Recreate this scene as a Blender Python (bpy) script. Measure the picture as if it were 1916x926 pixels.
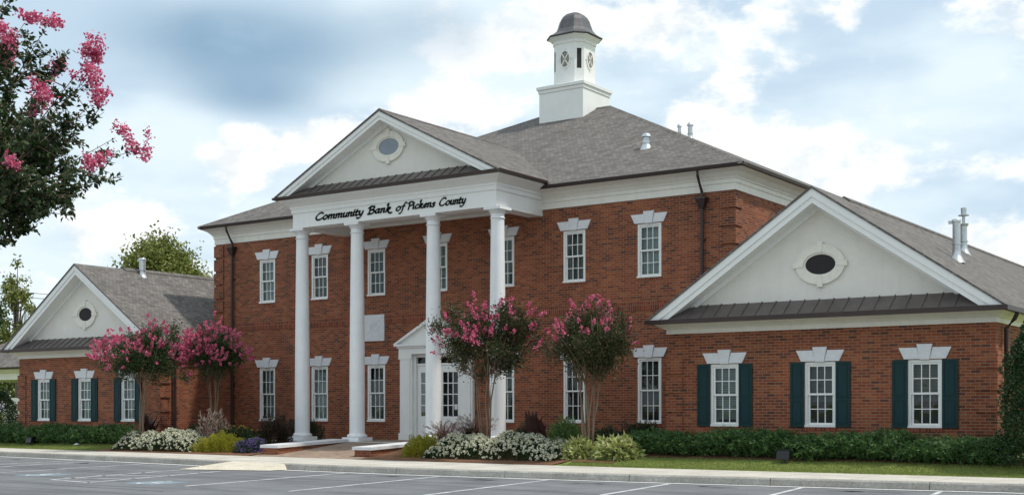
import bpy, bmesh, math, random
import numpy as np
from mathutils import Vector
R = math.radians
for o in list(bpy.data.objects): bpy.data.objects.remove(o)
sc = bpy.context.scene
COL = sc.collection
E = 1.5                                   # eye height above the asphalt; heights read off the photo are relative to it

# ---------------------------------------------------------------- camera
cd = bpy.data.cameras.new('camera'); cam = bpy.data.objects.new('camera', cd); COL.objects.link(cam)
cam.location = (25.1155, 0, E); cam.rotation_euler = (R(90), 0, R(34.779))
cd.sensor_width = 36; cd.lens = 2376.5/1916*36; cd.shift_y = (766.6-463)/1916
cd.clip_end = 3000; cd.clip_start = .1
sc.camera = cam

# ---------------------------------------------------------------- sun, sky, exposure
SUN = Vector((1.12, .48, 2.15)).normalized()
SUN_EL = math.asin(SUN.z); SUN_AZ = math.atan2(SUN.x, SUN.y)
sd = bpy.data.lights.new('sun', 'SUN'); sun = bpy.data.objects.new('sun', sd); COL.objects.link(sun)
sd.energy = 2.7; sd.angle = R(3.0); sd.color = (1, .95, .86)
sun.rotation_euler = SUN.to_track_quat('Z', 'Y').to_euler(); sun.location = (20, 20, 60)
sc.view_settings.view_transform = 'Standard'; sc.view_settings.look = 'None'
sc.view_settings.exposure = 0.25; sc.view_settings.gamma = 1
sc.view_settings.use_curve_mapping = False

def build_world():
    w = bpy.data.worlds.new('World'); sc.world = w; w.use_nodes = True
    nt = w.node_tree; N = nt.nodes; L = nt.links; N.clear()
    out = N.new('ShaderNodeOutputWorld'); bg = N.new('ShaderNodeBackground'); bg.inputs[1].default_value = .1
    L.new(bg.outputs[0], out.inputs[0])
    sky = N.new('ShaderNodeTexSky'); sky.sky_type = 'NISHITA'; sky.sun_disc = False
    sky.sun_elevation = SUN_EL; sky.sun_rotation = SUN_AZ; sky.altitude = 300; sky.dust_density = 2.0
    tc = N.new('ShaderNodeTexCoord'); sep = N.new('ShaderNodeSeparateXYZ'); L.new(tc.outputs['Generated'], sep.inputs[0])
    def M(op, a, b=None, c=None, clamp=False):
        n = N.new('ShaderNodeMath'); n.operation = op; n.use_clamp = clamp
        for i, x in enumerate((a, b, c)):
            if x is None: continue
            if isinstance(x, (int, float)): n.inputs[i].default_value = x
            else: L.new(x, n.inputs[i])
        return n.outputs[0]
    def smooth(x, a, b):
        n = N.new('ShaderNodeMapRange'); n.interpolation_type = 'SMOOTHSTEP'
        n.inputs[1].default_value = a; n.inputs[2].default_value = b; L.new(x, n.inputs[0]); return n.outputs[0]
    def mix(f, a, b):
        n = N.new('ShaderNodeMix'); n.data_type = 'RGBA'; L.new(f, n.inputs[0]) if not isinstance(f, float) else None
        if isinstance(f, float): n.inputs[0].default_value = f
        for i, x in ((6, a), (7, b)):
            if isinstance(x, tuple): n.inputs[i].default_value = (*x, 1)
            else: L.new(x, n.inputs[i])
        return n.outputs[2]
    az = M('MULTIPLY', M('ARCTAN2', sep.outputs[0], sep.outputs[1]), 180/math.pi)     # degrees from +Y towards +X
    el = M('MULTIPLY', M('ARCSINE', sep.outputs[2]), 180/math.pi)
    def noise(scale, detail, rough, zs, off):
        mp = N.new('ShaderNodeMapping'); mp.inputs['Scale'].default_value = (1, 1, zs); mp.inputs['Location'].default_value = off
        L.new(tc.outputs['Generated'], mp.inputs[0])
        n = N.new('ShaderNodeTexNoise'); n.inputs['Scale'].default_value = scale; n.inputs['Detail'].default_value = detail
        n.inputs['Roughness'].default_value = rough; L.new(mp.outputs[0], n.inputs[0]); return n.outputs[0]
    n1 = noise(9, 7, .55, 2.0, (3.1, 1.7, .4)); n2 = noise(4.5, 5, .5, 2.6, (7.3, 2.2, 5.1)); n3 = noise(22, 5, .6, 1.6, (1.3, 9.2, 2.1))
    def blob(a0, e0, sa, se):
        # soft elliptical patch of sky around a compass direction
        da = M('DIVIDE', M('SUBTRACT', az, a0), sa); de = M('DIVIDE', M('SUBTRACT', el, e0), se)
        r2 = M('ADD', M('MULTIPLY', da, da), M('MULTIPLY', de, de))
        return M('POWER', math.e, M('MULTIPLY', r2, -1.0))
    S = 10.0
    blue = mix(.85, sky.outputs[0], (.54*S, .68*S, .80*S))
    veil = mix(smooth(n2, .34, .58), blue, (.71*S, .82*S, .885*S))
    billow = M('ADD', M('MULTIPLY', n1, .70), M('MULTIPLY', n3, .30))
    bias = None
    for b, k in BRIGHT:
        t = M('MULTIPLY', blob(*b), k); bias = t if bias is None else M('ADD', bias, t)
    white = smooth(M('ADD', billow, M('MULTIPLY', bias, .17)), .50, .62)
    c1 = mix(white, veil, mix(smooth(n3, .36, .60), (.76*S, .80*S, .82*S), (.96*S, .965*S, .96*S)))
    db = None
    for b, k in DARK:
        t = M('MULTIPLY', blob(*b), k); db = t if db is None else M('ADD', db, t)
    dk = smooth(M('ADD', db, M('MULTIPLY', M('SUBTRACT', M('ADD', M('MULTIPLY', n2, .6), M('MULTIPLY', n1, .4)), .5), 1.1)), .18, .95)
    c2 = mix(dk, c1, mix(smooth(n1, .35, .7), (.245*S, .38*S, .52*S), (.34*S, .48*S, .61*S)))
    # below the horizon: dull ground light
    c3 = mix(smooth(sep.outputs[2], -.02, .0), (.16*S, .17*S, .15*S), c2)
    L.new(c3, bg.inputs[0])
def sky_dir(px, py):
    u = (px-958)/2376.5; v = (766.6-py)/2376.5; c, s = math.cos(R(34.779)), math.sin(R(34.779))
    x, y = u*c-s, u*s+c
    return math.degrees(math.atan2(x, y)), math.degrees(math.atan2(v, math.hypot(x, y)))
def patch(px, py, sx, sy): return (*sky_dir(px, py), sx/41.0, sy/41.0)
BRIGHT = [(patch(1150, 60, 250, 80), .8), (patch(1480, 310, 200, 80), .8), (patch(235, 430, 95, 55), 1.1), (patch(440, 290, 80, 55), 1.1),
          (patch(590, 270, 90, 50), 1.1), (patch(1880, 470, 130, 60), .8), (patch(1640, 200, 150, 60), .35),
          (patch(850, 200, 120, 60), .5), (patch(330, 90, 400, 120), -.9), (patch(1790, 330, 120, 60), -.2), (patch(330, 350, 120, 45), -.5)]
DARK = [(patch(440, 80, 300, 95), 1.0), (patch(480, 190, 130, 42), .5), (patch(840, 40, 150, 70), .3), (patch(1400, 190, 90, 40), .15)]
build_world()

# ---------------------------------------------------------------- materials
def nodes_of(name):
    m = bpy.data.materials.new(name); m.use_nodes = True
    nt = m.node_tree; return m, nt, nt.nodes, nt.links, nt.nodes['Principled BSDF']
def ramp(N, stops):
    r = N.new('ShaderNodeValToRGB'); e = r.color_ramp.elements
    while len(e) < len(stops): e.new(.5)
    for k, (p, c) in enumerate(stops): e[k].position = p; e[k].color = (*c, 1)
    return r
def paint(name, c, rough=.5, metal=0, var=.12, scale=3.0, bump=0, bscale=60, spec=.5, stretch=(1, 1, 1), streak=0):
    m, nt, N, L, P = nodes_of(name)
    tc = N.new('ShaderNodeTexCoord'); mp = N.new('ShaderNodeMapping'); mp.inputs['Scale'].default_value = stretch
    L.new(tc.outputs['Object'], mp.inputs[0])
    n = N.new('ShaderNodeTexNoise'); n.inputs['Scale'].default_value = scale; n.inputs['Detail'].default_value = 6; n.inputs['Roughness'].default_value = .65
    L.new(mp.outputs[0], n.inputs[0])
    r = ramp(N, [(.3, tuple(x*(1-var) for x in c)), (.7, tuple(min(1, x*(1+var)) for x in c))])
    L.new(n.outputs[0], r.inputs[0]); last = r.outputs[0]
    if streak:
        mp2 = N.new('ShaderNodeMapping'); mp2.inputs['Scale'].default_value = (7, 7, .5); L.new(tc.outputs['Object'], mp2.inputs[0])
        n2 = N.new('ShaderNodeTexNoise'); n2.inputs['Scale'].default_value = 1.2; n2.inputs['Detail'].default_value = 5; L.new(mp2.outputs[0], n2.inputs[0])
        r2 = ramp(N, [(.45, (1, 1, 1)), (.75, (1-streak, 1-streak, 1-streak*1.15))]); L.new(n2.outputs[0], r2.inputs[0])
        mx = N.new('ShaderNodeMix'); mx.data_type = 'RGBA'; mx.blend_type = 'MULTIPLY'; mx.inputs[0].default_value = 1
        L.new(last, mx.inputs[6]); L.new(r2.outputs[0], mx.inputs[7]); last = mx.outputs[2]
    L.new(last, P.inputs['Base Color'])
    P.inputs['Roughness'].default_value = rough; P.inputs['Metallic'].default_value = metal; P.inputs['Specular IOR Level'].default_value = spec
    if bump:
        nb = N.new('ShaderNodeTexNoise'); nb.inputs['Scale'].default_value = bscale; nb.inputs['Detail'].default_value = 4; L.new(tc.outputs['Object'], nb.inputs[0])
        b = N.new('ShaderNodeBump'); b.inputs['Strength'].default_value = bump; b.inputs['Distance'].default_value = .02
        L.new(nb.outputs[0], b.inputs['Height']); L.new(b.outputs[0], P.inputs['Normal'])
    return m
def masonry(name, bw, rh, ms, stops, mortar, rough=.9, bump=.5, offset=.5, mott=.25, mscale=.5, bias=0.0, soft=.1, stain=0):
    m, nt, N, L, P = nodes_of(name)
    uv = N.new('ShaderNodeUVMap'); uv.uv_map = 'UVMap'
    t = N.new('ShaderNodeTexBrick'); t.inputs['Scale'].default_value = 1; t.inputs['Brick Width'].default_value = bw; t.inputs['Row Height'].default_value = rh
    t.inputs['Mortar Size'].default_value = ms; t.inputs['Mortar Smooth'].default_value = soft; t.inputs['Bias'].default_value = bias; t.offset = offset
    t.inputs['Color1'].default_value = (0, 0, 0, 1); t.inputs['Color2'].default_value = (1, 1, 1, 1); t.inputs['Mortar'].default_value = (.5, .5, .5, 1)
    L.new(uv.outputs[0], t.inputs[0])
    r = ramp(N, stops); L.new(t.outputs['Color'], r.inputs[0])
    n = N.new('ShaderNodeTexNoise'); n.inputs['Scale'].default_value = mscale; n.inputs['Detail'].default_value = 7; n.inputs['Roughness'].default_value = .6
    tc = N.new('ShaderNodeTexCoord'); L.new(tc.outputs['Object'], n.inputs[0])
    r2 = ramp(N, [(.3, (1-mott,)*3), (.72, (1+mott*.6,)*3)]); L.new(n.outputs[0], r2.inputs[0])
    mx = N.new('ShaderNodeMix'); mx.data_type = 'RGBA'; mx.blend_type = 'MULTIPLY'; mx.inputs[0].default_value = 1
    L.new(r.outputs[0], mx.inputs[6]); L.new(r2.outputs[0], mx.inputs[7])
    col = mx.outputs[2]
    if stain:
        # rain-washed streaks and batch-to-batch change of tone
        mp = N.new('ShaderNodeMapping'); mp.inputs['Scale'].default_value = (1.6, 1.6, .22); L.new(tc.outputs['Object'], mp.inputs[0])
        n3 = N.new('ShaderNodeTexNoise'); n3.inputs['Scale'].default_value = 1.0; n3.inputs['Detail'].default_value = 6; n3.inputs['Roughness'].default_value = .6; L.new(mp.outputs[0], n3.inputs[0])
        r3 = ramp(N, [(.42, (1, 1, 1)), (.68, (1-stain, 1-stain*1.1, 1-stain*1.15))]); L.new(n3.outputs[0], r3.inputs[0])
        m3 = N.new('ShaderNodeMix'); m3.data_type = 'RGBA'; m3.blend_type = 'MULTIPLY'; m3.inputs[0].default_value = 1
        L.new(col, m3.inputs[6]); L.new(r3.outputs[0], m3.inputs[7]); col = m3.outputs[2]
    m2 = N.new('ShaderNodeMix'); m2.data_type = 'RGBA'; L.new(t.outputs['Fac'], m2.inputs[0]); L.new(col, m2.inputs[6]); m2.inputs[7].default_value = (*mortar, 1)
    L.new(m2.outputs[2], P.inputs['Base Color']); P.inputs['Roughness'].default_value = rough; P.inputs['Specular IOR Level'].default_value = .25
    inv = N.new('ShaderNodeMath'); inv.operation = 'SUBTRACT'; inv.inputs[0].default_value = 1; L.new(t.outputs['Fac'], inv.inputs[1])
    b = N.new('ShaderNodeBump'); b.inputs['Strength'].default_value = bump; b.inputs['Distance'].default_value = .012
    L.new(inv.outputs[0], b.inputs['Height']); L.new(b.outputs[0], P.inputs['Normal'])
    return m
def leafy(name, cols, rough=.5, transl=.25, spec=.4):
    m, nt, N, L, P = nodes_of(name)
    g = N.new('ShaderNodeNewGeometry'); r = ramp(N, [(i/max(1, len(cols)-1), c) for i, c in enumerate(cols)])
    L.new(g.outputs['Random Per Island'], r.inputs[0]); L.new(r.outputs[0], P.inputs['Base Color'])
    P.inputs['Roughness'].default_value = rough; P.inputs['Specular IOR Level'].default_value = spec
    t = N.new('ShaderNodeBsdfTranslucent'); L.new(r.outputs[0], t.inputs[0])
    mx = N.new('ShaderNodeMixShader'); mx.inputs[0].default_value = transl
    L.new(P.outputs[0], mx.inputs[1]); L.new(t.outputs[0], mx.inputs[2])
    L.new(mx.outputs[0], N['Material Output'].inputs[0])
    return m
def glazing(name, tint=(.80, .89, .87), ior=1.45):
    m, nt, N, L, P = nodes_of(name); N.remove(P)
    tr = N.new('ShaderNodeBsdfTransparent'); tr.inputs[0].default_value = (*tint, 1)
    gl = N.new('ShaderNodeBsdfGlossy'); gl.inputs['Roughness'].default_value = .02; gl.inputs[0].default_value = (.95, .97, 1, 1)
    tc = N.new('ShaderNodeTexCoord'); nz = N.new('ShaderNodeTexNoise'); nz.inputs['Scale'].default_value = 1.7; nz.inputs['Detail'].default_value = 1; L.new(tc.outputs['Object'], nz.inputs[0])
    bp = N.new('ShaderNodeBump'); bp.inputs['Strength'].default_value = .25; bp.inputs['Distance'].default_value = .05; L.new(nz.outputs[0], bp.inputs['Height']); L.new(bp.outputs[0], gl.inputs['Normal'])
    fr = N.new('ShaderNodeFresnel'); fr.inputs[0].default_value = ior
    mul = N.new('ShaderNodeMath'); mul.operation = 'MULTIPLY'; mul.inputs[1].default_value = 1.1; L.new(fr.outputs[0], mul.inputs[0])
    mx = N.new('ShaderNodeMixShader'); L.new(mul.outputs[0], mx.inputs[0]); L.new(tr.outputs[0], mx.inputs[1]); L.new(gl.outputs[0], mx.inputs[2])
    L.new(mx.outputs[0], N['Material Output'].inputs[0]); return m
def slatted(name, c, dark, freq, axis):
    m, nt, N, L, P = nodes_of(name)
    tc = N.new('ShaderNodeTexCoord'); w = N.new('ShaderNodeTexWave'); w.bands_direction = axis; w.inputs['Scale'].default_value = freq
    w.inputs['Distortion'].default_value = .25; L.new(tc.outputs['Object'], w.inputs[0])
    r = ramp(N, [(.1, dark), (.55, c)]); L.new(w.outputs[0], r.inputs[0]); L.new(r.outputs[0], P.inputs['Base Color']); P.inputs['Roughness'].default_value = .7
    return m
def ground_mat(name, a, b, c, s1, s2, bump=.3, rough=.95, cracks=False):
    m, nt, N, L, P = nodes_of(name)
    tc = N.new('ShaderNodeTexCoord')
    def nz(s, d=8, r=.65):
        n = N.new('ShaderNodeTexNoise'); n.inputs['Scale'].default_value = s; n.inputs['Detail'].default_value = d; n.inputs['Roughness'].default_value = r
        L.new(tc.outputs['Object'], n.inputs[0]); return n.outputs[0]
    big, fine = nz(s1), nz(s2, 5)
    r = ramp(N, [(.3, a), (.5, b), (.7, c)]); L.new(big, r.inputs[0])
    r2 = ramp(N, [(.3, (.72,)*3), (.7, (1.25,)*3)]); L.new(fine, r2.inputs[0])
    mx = N.new('ShaderNodeMix'); mx.data_type = 'RGBA'; mx.blend_type = 'MULTIPLY'; mx.inputs[0].default_value = 1
    L.new(r.outputs[0], mx.inputs[6]); L.new(r2.outputs[0], mx.inputs[7]); last = mx.outputs[2]
    if cracks:
        # tar-filled cracks and tyre-worn lanes along the aisle
        mp = N.new('ShaderNodeMapping'); mp.inputs['Scale'].default_value = (.06, .5, 1); mp.inputs['Rotation'].default_value = (0, 0, R(-6)); L.new(tc.outputs['Object'], mp.inputs[0])
        n = N.new('ShaderNodeTexNoise'); n.inputs['Scale'].default_value = 1.0; n.inputs['Detail'].default_value = 3; L.new(mp.outputs[0], n.inputs[0])
        r3 = ramp(N, [(.46, (1, 1, 1)), (.487, (.72, .72, .73)), (.495, (.72, .72, .73)), (.53, (1, 1, 1))]); L.new(n.outputs[0], r3.inputs[0])
        m3 = N.new('ShaderNodeMix'); m3.data_type = 'RGBA'; m3.blend_type = 'MULTIPLY'; m3.inputs[0].default_value = .8
        L.new(last, m3.inputs[6]); L.new(r3.outputs[0], m3.inputs[7]); last = m3.outputs[2]
    L.new(last, P.inputs['Base Color']); P.inputs['Roughness'].default_value = rough; P.inputs['Specular IOR Level'].default_value = .3
    b = N.new('ShaderNodeBump'); b.inputs['Strength'].default_value = bump; b.inputs['Distance'].default_value = .02
    L.new(fine, b.inputs['Height']); L.new(b.outputs[0], P.inputs['Normal'])
    return m

M = {}
M['brick'] = masonry('brick', .213, .070, .0062, [(.0, (.115, .048, .034)), (.1, (.165, .055, .033)), (.3, (.235, .066, .033)), (.6, (.29, .084, .038)), (.85, (.33, .115, .053)), (1, (.25, .068, .035))], (.27, .19, .135), bump=.4, mott=.24, mscale=.5, stain=.25)
M['soldier'] = masonry('soldier_brick', .072, .25, .0065, [(.0, (.10, .03, .02)), (.4, (.20, .046, .024)), (1, (.28, .07, .035))], (.26, .17, .12), offset=0, bump=.4)
M['shingle'] = masonry('shingle', .16, .13, .006, [(.0, (.115, .106, .10)), (.3, (.145, .134, .127)), (.7, (.17, .157, .148)), (1, (.205, .188, .177))], (.075, .07, .066), bump=.6, mott=.16, mscale=1.2, stain=.16)
M['paver'] = masonry('paver', .2, .1, .004, [(0, (.22, .16, .12)), (1, (.34, .25, .19))], (.25, .2, .16), bump=.2)
M['white'] = paint('white_paint', (.80, .80, .785), .5, var=.04, scale=1.3, streak=.03)
M['column'] = paint('column_paint', (.78, .79, .80), .6, var=.05, scale=2, bump=.2, bscale=25, streak=.05)
M['cream'] = paint('cream_trim', (.77, .745, .68), .6, var=.05, scale=1.5, streak=.07)
M['stucco'] = paint('stucco', (.74, .715, .66), .9, var=.05, scale=1.2, bump=.5, bscale=45, streak=.03)
M['cast'] = paint('cast_stone', (.75, .72, .645), .85, var=.06, scale=6)
M['marble'] = paint('marble', (.66, .67, .69), .6, var=.10, scale=7, stretch=(1, 1, 1.6))
M['bronze'] = paint('bronze_metal', (.045, .028, .026), .42, metal=.3, var=.15, scale=4)
M['pent'] = paint('standing_seam', (.125, .105, .10), .38, metal=.3, var=.18, scale=2.5)
M['copper'] = paint('copper_dome', (.105, .10, .105), .4, metal=.4, var=.3, scale=4, stretch=(1, 1, .4))
M['galv'] = paint('galvanised_steel', (.52, .55, .57), .38, metal=.8, var=.15, scale=9)
M['shutter'] = paint('shutter_paint', (.006, .034, .038), .6, var=.1, spec=.25)
M['louver'] = paint('louver_dark', (.012, .009, .012), .7)
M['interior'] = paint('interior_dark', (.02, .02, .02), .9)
M['black'] = paint('black_letters', (.008, .008, .01), .4)
M['glass'] = glazing('window_glass')
M['oval_glass'] = paint('frosted_glass', (.20, .24, .28), .12, spec=.6)
M['dial'] = paint('amber_glass', (.24, .215, .165), .2, var=.25, spec=.5)
M['curtain'] = slatted('curtain', (.34, .40, .39), (.22, .27, .265), 4.2, 'X')
M['drape'] = slatted('drape', (.10, .125, .115), (.045, .06, .055), 3.1, 'X')
M['blind'] = slatted('blind', (.26, .30, .29), (.06, .075, .075), 6.2, 'Z')
M['blind_open'] = slatted('blind_open', (.10, .125, .11), (.018, .028, .022), 6.2, 'Z')
M['door_glass'] = glazing('door_glass', (.55, .5, .5))
M['asphalt'] = ground_mat('asphalt', (.12, .125, .135), (.155, .16, .17), (.195, .20, .21), .6, 55, cracks=True)
M['concrete'] = ground_mat('concrete', (.40, .37, .33), (.50, .47, .42), (.58, .55, .50), 1.3, 30, bump=.15)
M['kerb'] = ground_mat('kerb_concrete', (.25, .24, .215), (.33, .315, .285), (.42, .40, .365), 1.1, 25, bump=.2)
M['ramp'] = ground_mat('ramp_concrete', (.46, .42, .33), (.55, .50, .41), (.62, .57, .48), 2, 30, bump=.15)
M['line'] = ground_mat('line_paint', (.20, .205, .21), (.50, .51, .52), (.70, .71, .72), 2.4, 45, bump=.1)
M['tar'] = ground_mat('tar_seal', (.07, .072, .078), (.10, .105, .11), (.15, .155, .16), 3, 40, bump=.1)
M['oil'] = ground_mat('oil_mark', (.075, .077, .082), (.10, .102, .108), (.13, .135, .14), 6, 40, bump=.1)
M['fresh_line'] = ground_mat('fresh_line_paint', (.52, .52, .51), (.68, .68, .67), (.78, .78, .77), 2.0, 45, bump=.1)
M['blue'] = ground_mat('blue_paint', (.175, .21, .24), (.195, .255, .305), (.23, .31, .38), 3.0, 30, bump=.1)
M['turf'] = ground_mat('turf', (.15, .19, .045), (.185, .23, .052), (.22, .26, .07), 1.5, 40, bump=.6)
M['mulch'] = ground_mat('pine_straw', (.085, .04, .022), (.15, .075, .04), (.22, .115, .06), 2.2, 38, bump=.8)
M['bark'] = paint('smooth_bark', (.20, .14, .095), .8, var=.3, scale=7, stretch=(1, 1, .3))
M['graybark'] = paint('grey_bark', (.13, .105, .085), .9, var=.3, scale=5)
M['myrtle'] = leafy('myrtle_leaf', [(.016, .032, .011), (.03, .058, .018), (.046, .08, .024), (.065, .10, .03)], .42, .25)
M['myrtle_red'] = leafy('myrtle_young_leaf', [(.02, .04, .013), (.034, .06, .02), (.045, .072, .024), (.09, .055, .026), (.042, .07, .022), (.13, .06, .035)], .5, .25)
M['bloom'] = leafy('pink_bloom', [(.48, .05, .15), (.62, .10, .22), (.74, .20, .32), (.82, .36, .46)], .7, .3, .2)
M['juniper'] = leafy('juniper', [(.026, .066, .022), (.05, .12, .033), (.08, .165, .045), (.14, .22, .065)], .6, .25)
M['yew'] = leafy('dark_shrub', [(.008, .02, .008), (.016, .036, .012), (.028, .055, .016)], .5, .15)
M['lime'] = leafy('golden_leaf', [(.20, .20, .018), (.30, .29, .022), (.40, .37, .03), (.24, .25, .03)], .6, .25)
M['bedgreen'] = leafy('bed_leaf', [(.018, .04, .012), (.03, .06, .018), (.05, .085, .03)], .5, .2)
M['petal'] = leafy('white_petal', [(.60, .59, .40), (.72, .71, .55), (.80, .79, .68)], .7, .25, .2)
M['purple'] = leafy('purple_petal', [(.10, .07, .20), (.15, .11, .27), (.22, .18, .36)], .7, .25, .2)
M['yellow'] = leafy('yellow_petal', [(.6, .4, .02), (.7, .5, .05)], .7, .25, .2)
M['maroon'] = leafy('maroon_leaf', [(.022, .009, .010), (.04, .014, .014), (.055, .022, .02)], .42, .15)
M['plum'] = leafy('plum_leaf', [(.03, .018, .012), (.05, .028, .016), (.03, .032, .014)], .55, .2)
M['plume'] = leafy('grass_plume', [(.25, .14, .10), (.33, .20, .15), (.18, .09, .07)], .8, .3, .2)
M['hosta'] = leafy('hosta_leaf', [(.26, .31, .08), (.42, .45, .15), (.56, .56, .28), (.17, .23, .06)], .5, .25)
M['sage'] = leafy('sage_leaf', [(.16, .19, .12), (.22, .25, .17), (.13, .17, .07)], .6, .2)
M['varieg'] = leafy('variegated_leaf', [(.10, .13, .05), (.50, .34, .30), (.62, .56, .46), (.48, .2, .19), (.09, .13, .04)], .55, .25)
M['poplar'] = leafy('broad_leaf', [(.09, .12, .025), (.15, .18, .04), (.22, .24, .055), (.28, .28, .09)], .5, .3)
M['oak'] = leafy('far_leaf', [(.03, .05, .015), (.05, .08, .022), (.08, .11, .03)], .5, .25)
M['holly'] = leafy('holly_leaf', [(.018, .045, .016), (.03, .07, .022), (.05, .10, .034)], .35, .12)
M['blade'] = leafy('grass_blade', [(.15, .20, .045), (.21, .26, .06), (.27, .29, .10)], .6, .25)

# ---------------------------------------------------------------- mesh helpers
class MB:
    def __init__(s): s.v = []; s.f = []
    def add(s, vs, fs):
        k = len(s.v); s.v += [tuple(map(float, v)) for v in vs]; s.f += [tuple(i+k for i in f) for f in fs]; return s
    def quad(s, *p): return s.add(p, [tuple(range(len(p)))])
    def box(s, x0, x1, y0, y1, z0, z1):
        return s.add([(x0, y0, z0), (x1, y0, z0), (x1, y1, z0), (x0, y1, z0), (x0, y0, z1), (x1, y0, z1), (x1, y1, z1), (x0, y1, z1)],
                     [(0, 3, 2, 1), (4, 5, 6, 7), (0, 1, 5, 4), (1, 2, 6, 5), (2, 3, 7, 6), (3, 0, 4, 7)])
    def prism(s, pts, y0, y1):                      # pts = (x,z) outline, counter-clockwise seen from -Y
        n = len(pts)
        return s.add([(x, y0, z) for x, z in pts]+[(x, y1, z) for x, z in pts],
                     [tuple(range(n)), tuple(range(2*n-1, n-1, -1))]+[(i, i+n, (i+1) % n+n, (i+1) % n) for i in range(n)])
    def slab(s, pts, t):                            # pts 3-D planar outline, thickness t downward
        n = len(pts)
        return s.add([p for p in pts]+[(p[0], p[1], p[2]-t) for p in pts],
                     [tuple(range(n)), tuple(range(2*n-1, n-1, -1))]+[(i, i+n, (i+1) % n+n, (i+1) % n) for i in range(n)])
    def lathe(s, prof, c=(0, 0, 0), n=24, ph=0):
        vs = []; fs = []
        for r, z in prof:
            for i in range(n):
                a = ph+2*math.pi*i/n; vs.append((c[0]+r*math.cos(a), c[1]+r*math.sin(a), c[2]+z))
        for k in range(len(prof)-1):
            for i in range(n):
                j = (i+1) % n; fs.append((k*n+i, k*n+j, (k+1)*n+j, (k+1)*n+i))
        fs.append(tuple(range(n-1, -1, -1))); fs.append(tuple((len(prof)-1)*n+i for i in range(n)))
        return s.add(vs, fs)
    def tube(s, pts, rad, n=6, cap=True):
        pts = [Vector(p) for p in pts]; rad = rad if hasattr(rad, '__len__') else [rad]*len(pts); vs = []; fs = []
        for k, p in enumerate(pts):
            d = (pts[min(k+1, len(pts)-1)]-pts[max(k-1, 0)]).normalized()
            a = d.cross(Vector((0, 0, 1)) if abs(d.z) < .9 else Vector((1, 0, 0))).normalized(); b = d.cross(a)
            for i in range(n):
                t = 2*math.pi*i/n; vs.append(p+(a*math.cos(t)+b*math.sin(t))*rad[k])
        for k in range(len(pts)-1):
            for i in range(n):
                j = (i+1) % n; fs.append((k*n+i, (k+1)*n+i, (k+1)*n+j, k*n+j))
        if cap: fs += [tuple(range(n)), tuple((len(pts)-1)*n+i for i in range(n-1, -1, -1))]
        return s.add(vs, fs)
    def build(s, name, mat, parent=None, smooth=False, recalc=False):
        me = bpy.data.meshes.new(name); me.from_pydata(s.v, [], s.f); me.update()
        if recalc:
            bm = bmesh.new(); bm.from_mesh(me); bmesh.ops.recalc_face_normals(bm, faces=bm.faces[:]); bm.to_mesh(me); bm.free(); me.update()
        uv = me.uv_layers.new(name='UVMap').data
        for p in me.polygons:
            n = p.normal
            if abs(n.z) > .98: ua, va = Vector((1, 0, 0)), Vector((0, 1, 0))
            else:
                ua = Vector((-n.y, n.x, 0)).normalized(); va = n.cross(ua)
            for li in p.loop_indices:
                co = me.vertices[me.loops[li].vertex_index].co; uv[li].uv = (co.dot(ua), co.dot(va))
        if smooth: me.shade_smooth()
        return link(name, me, mat, parent)
def link(name, me, mat, parent):
    me.materials.append(M[mat] if isinstance(mat, str) else mat)
    o = bpy.data.objects.new(name, me); COL.objects.link(o)
    if parent is not None:
        o.parent = parent
        if 'abs' in parent: o.location = -Vector(parent['abs']); o['abs'] = (0, 0, 0)
        # world-coordinate meshes: subtract the root's location
    return o
def smooth_by_angle(o, deg=35):
    o.data.shade_smooth(); 
    o.data.set_sharp_from_angle(angle=R(deg)); return o
def thing(name, label, cat, loc, group=None, absmesh=True):
    o = bpy.data.objects.new(name, None); COL.objects.link(o); o.location = loc; o.empty_display_size = .2
    o['label'] = label; o['category'] = cat
    if group: o['group'] = group
    if absmesh: o['abs'] = tuple(map(float, loc))
    return o
def tag(o, label, cat, group=None):
    o['label'] = label; o['category'] = cat
    if group: o['group'] = group
    return o
def structure(o): o['kind'] = 'structure'; return o
def fmesh(name, V, F, mat, parent=None, smooth=False):
    """fast mesh from numpy: V (n,3), F (m,k) all of one size"""
    me = bpy.data.meshes.new(name); k = F.shape[1]
    me.vertices.add(len(V)); me.vertices.foreach_set('co', np.ascontiguousarray(V, np.float32).ravel())
    me.loops.add(F.size); me.loops.foreach_set('vertex_index', np.ascontiguousarray(F, np.int32).ravel())
    me.polygons.add(len(F)); me.polygons.foreach_set('loop_start', np.arange(len(F), dtype=np.int32)*k)
    me.update(calc_edges=True); me.validate()
    if smooth: me.shade_smooth()
    return link(name, me, mat, parent)
def unit(a): return a/np.maximum(1e-9, np.linalg.norm(a, axis=-1, keepdims=True))
def leaves(P, D, L, W, rng, fold=.25, nrm=None):
    """one folded rhombic leaf (two triangles) per point P pointing along D"""
    n = len(P); D = unit(D); L = np.broadcast_to(L, (n,))[:, None]; W = np.broadcast_to(W, (n,))[:, None]
    q = rng.normal(size=(n, 3)) if nrm is None else nrm+rng.normal(size=(n, 3))*.35
    S = unit(np.cross(D, q)); U = np.cross(S, D)
    a = P; b = P+D*L*.45+S*W*.5+U*W*fold; c = P+D*L; d = P+D*L*.45-S*W*.5+U*W*fold
    V = np.stack([a, b, c, d], 1).reshape(-1, 3); i = np.arange(n)[:, None]*4
    F = np.concatenate([i+np.array([[0, 1, 2]]), i+np.array([[0, 2, 3]])], 1).reshape(-1, 3)
    return V, F
def sphere_pts(n, rng, up=-1):
    out = np.zeros((0, 3))
    while len(out) < n:
        q = unit(rng.normal(size=(n*2, 3))); out = np.vstack([out, q[q[:, 2] > up]])
    return out[:n]
def cat_VF(parts):
    V = []; F = []; k = 0
    for v, f in parts: V.append(v); F.append(f+k); k += len(v)
    return np.vstack(V), np.vstack(F)

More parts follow.
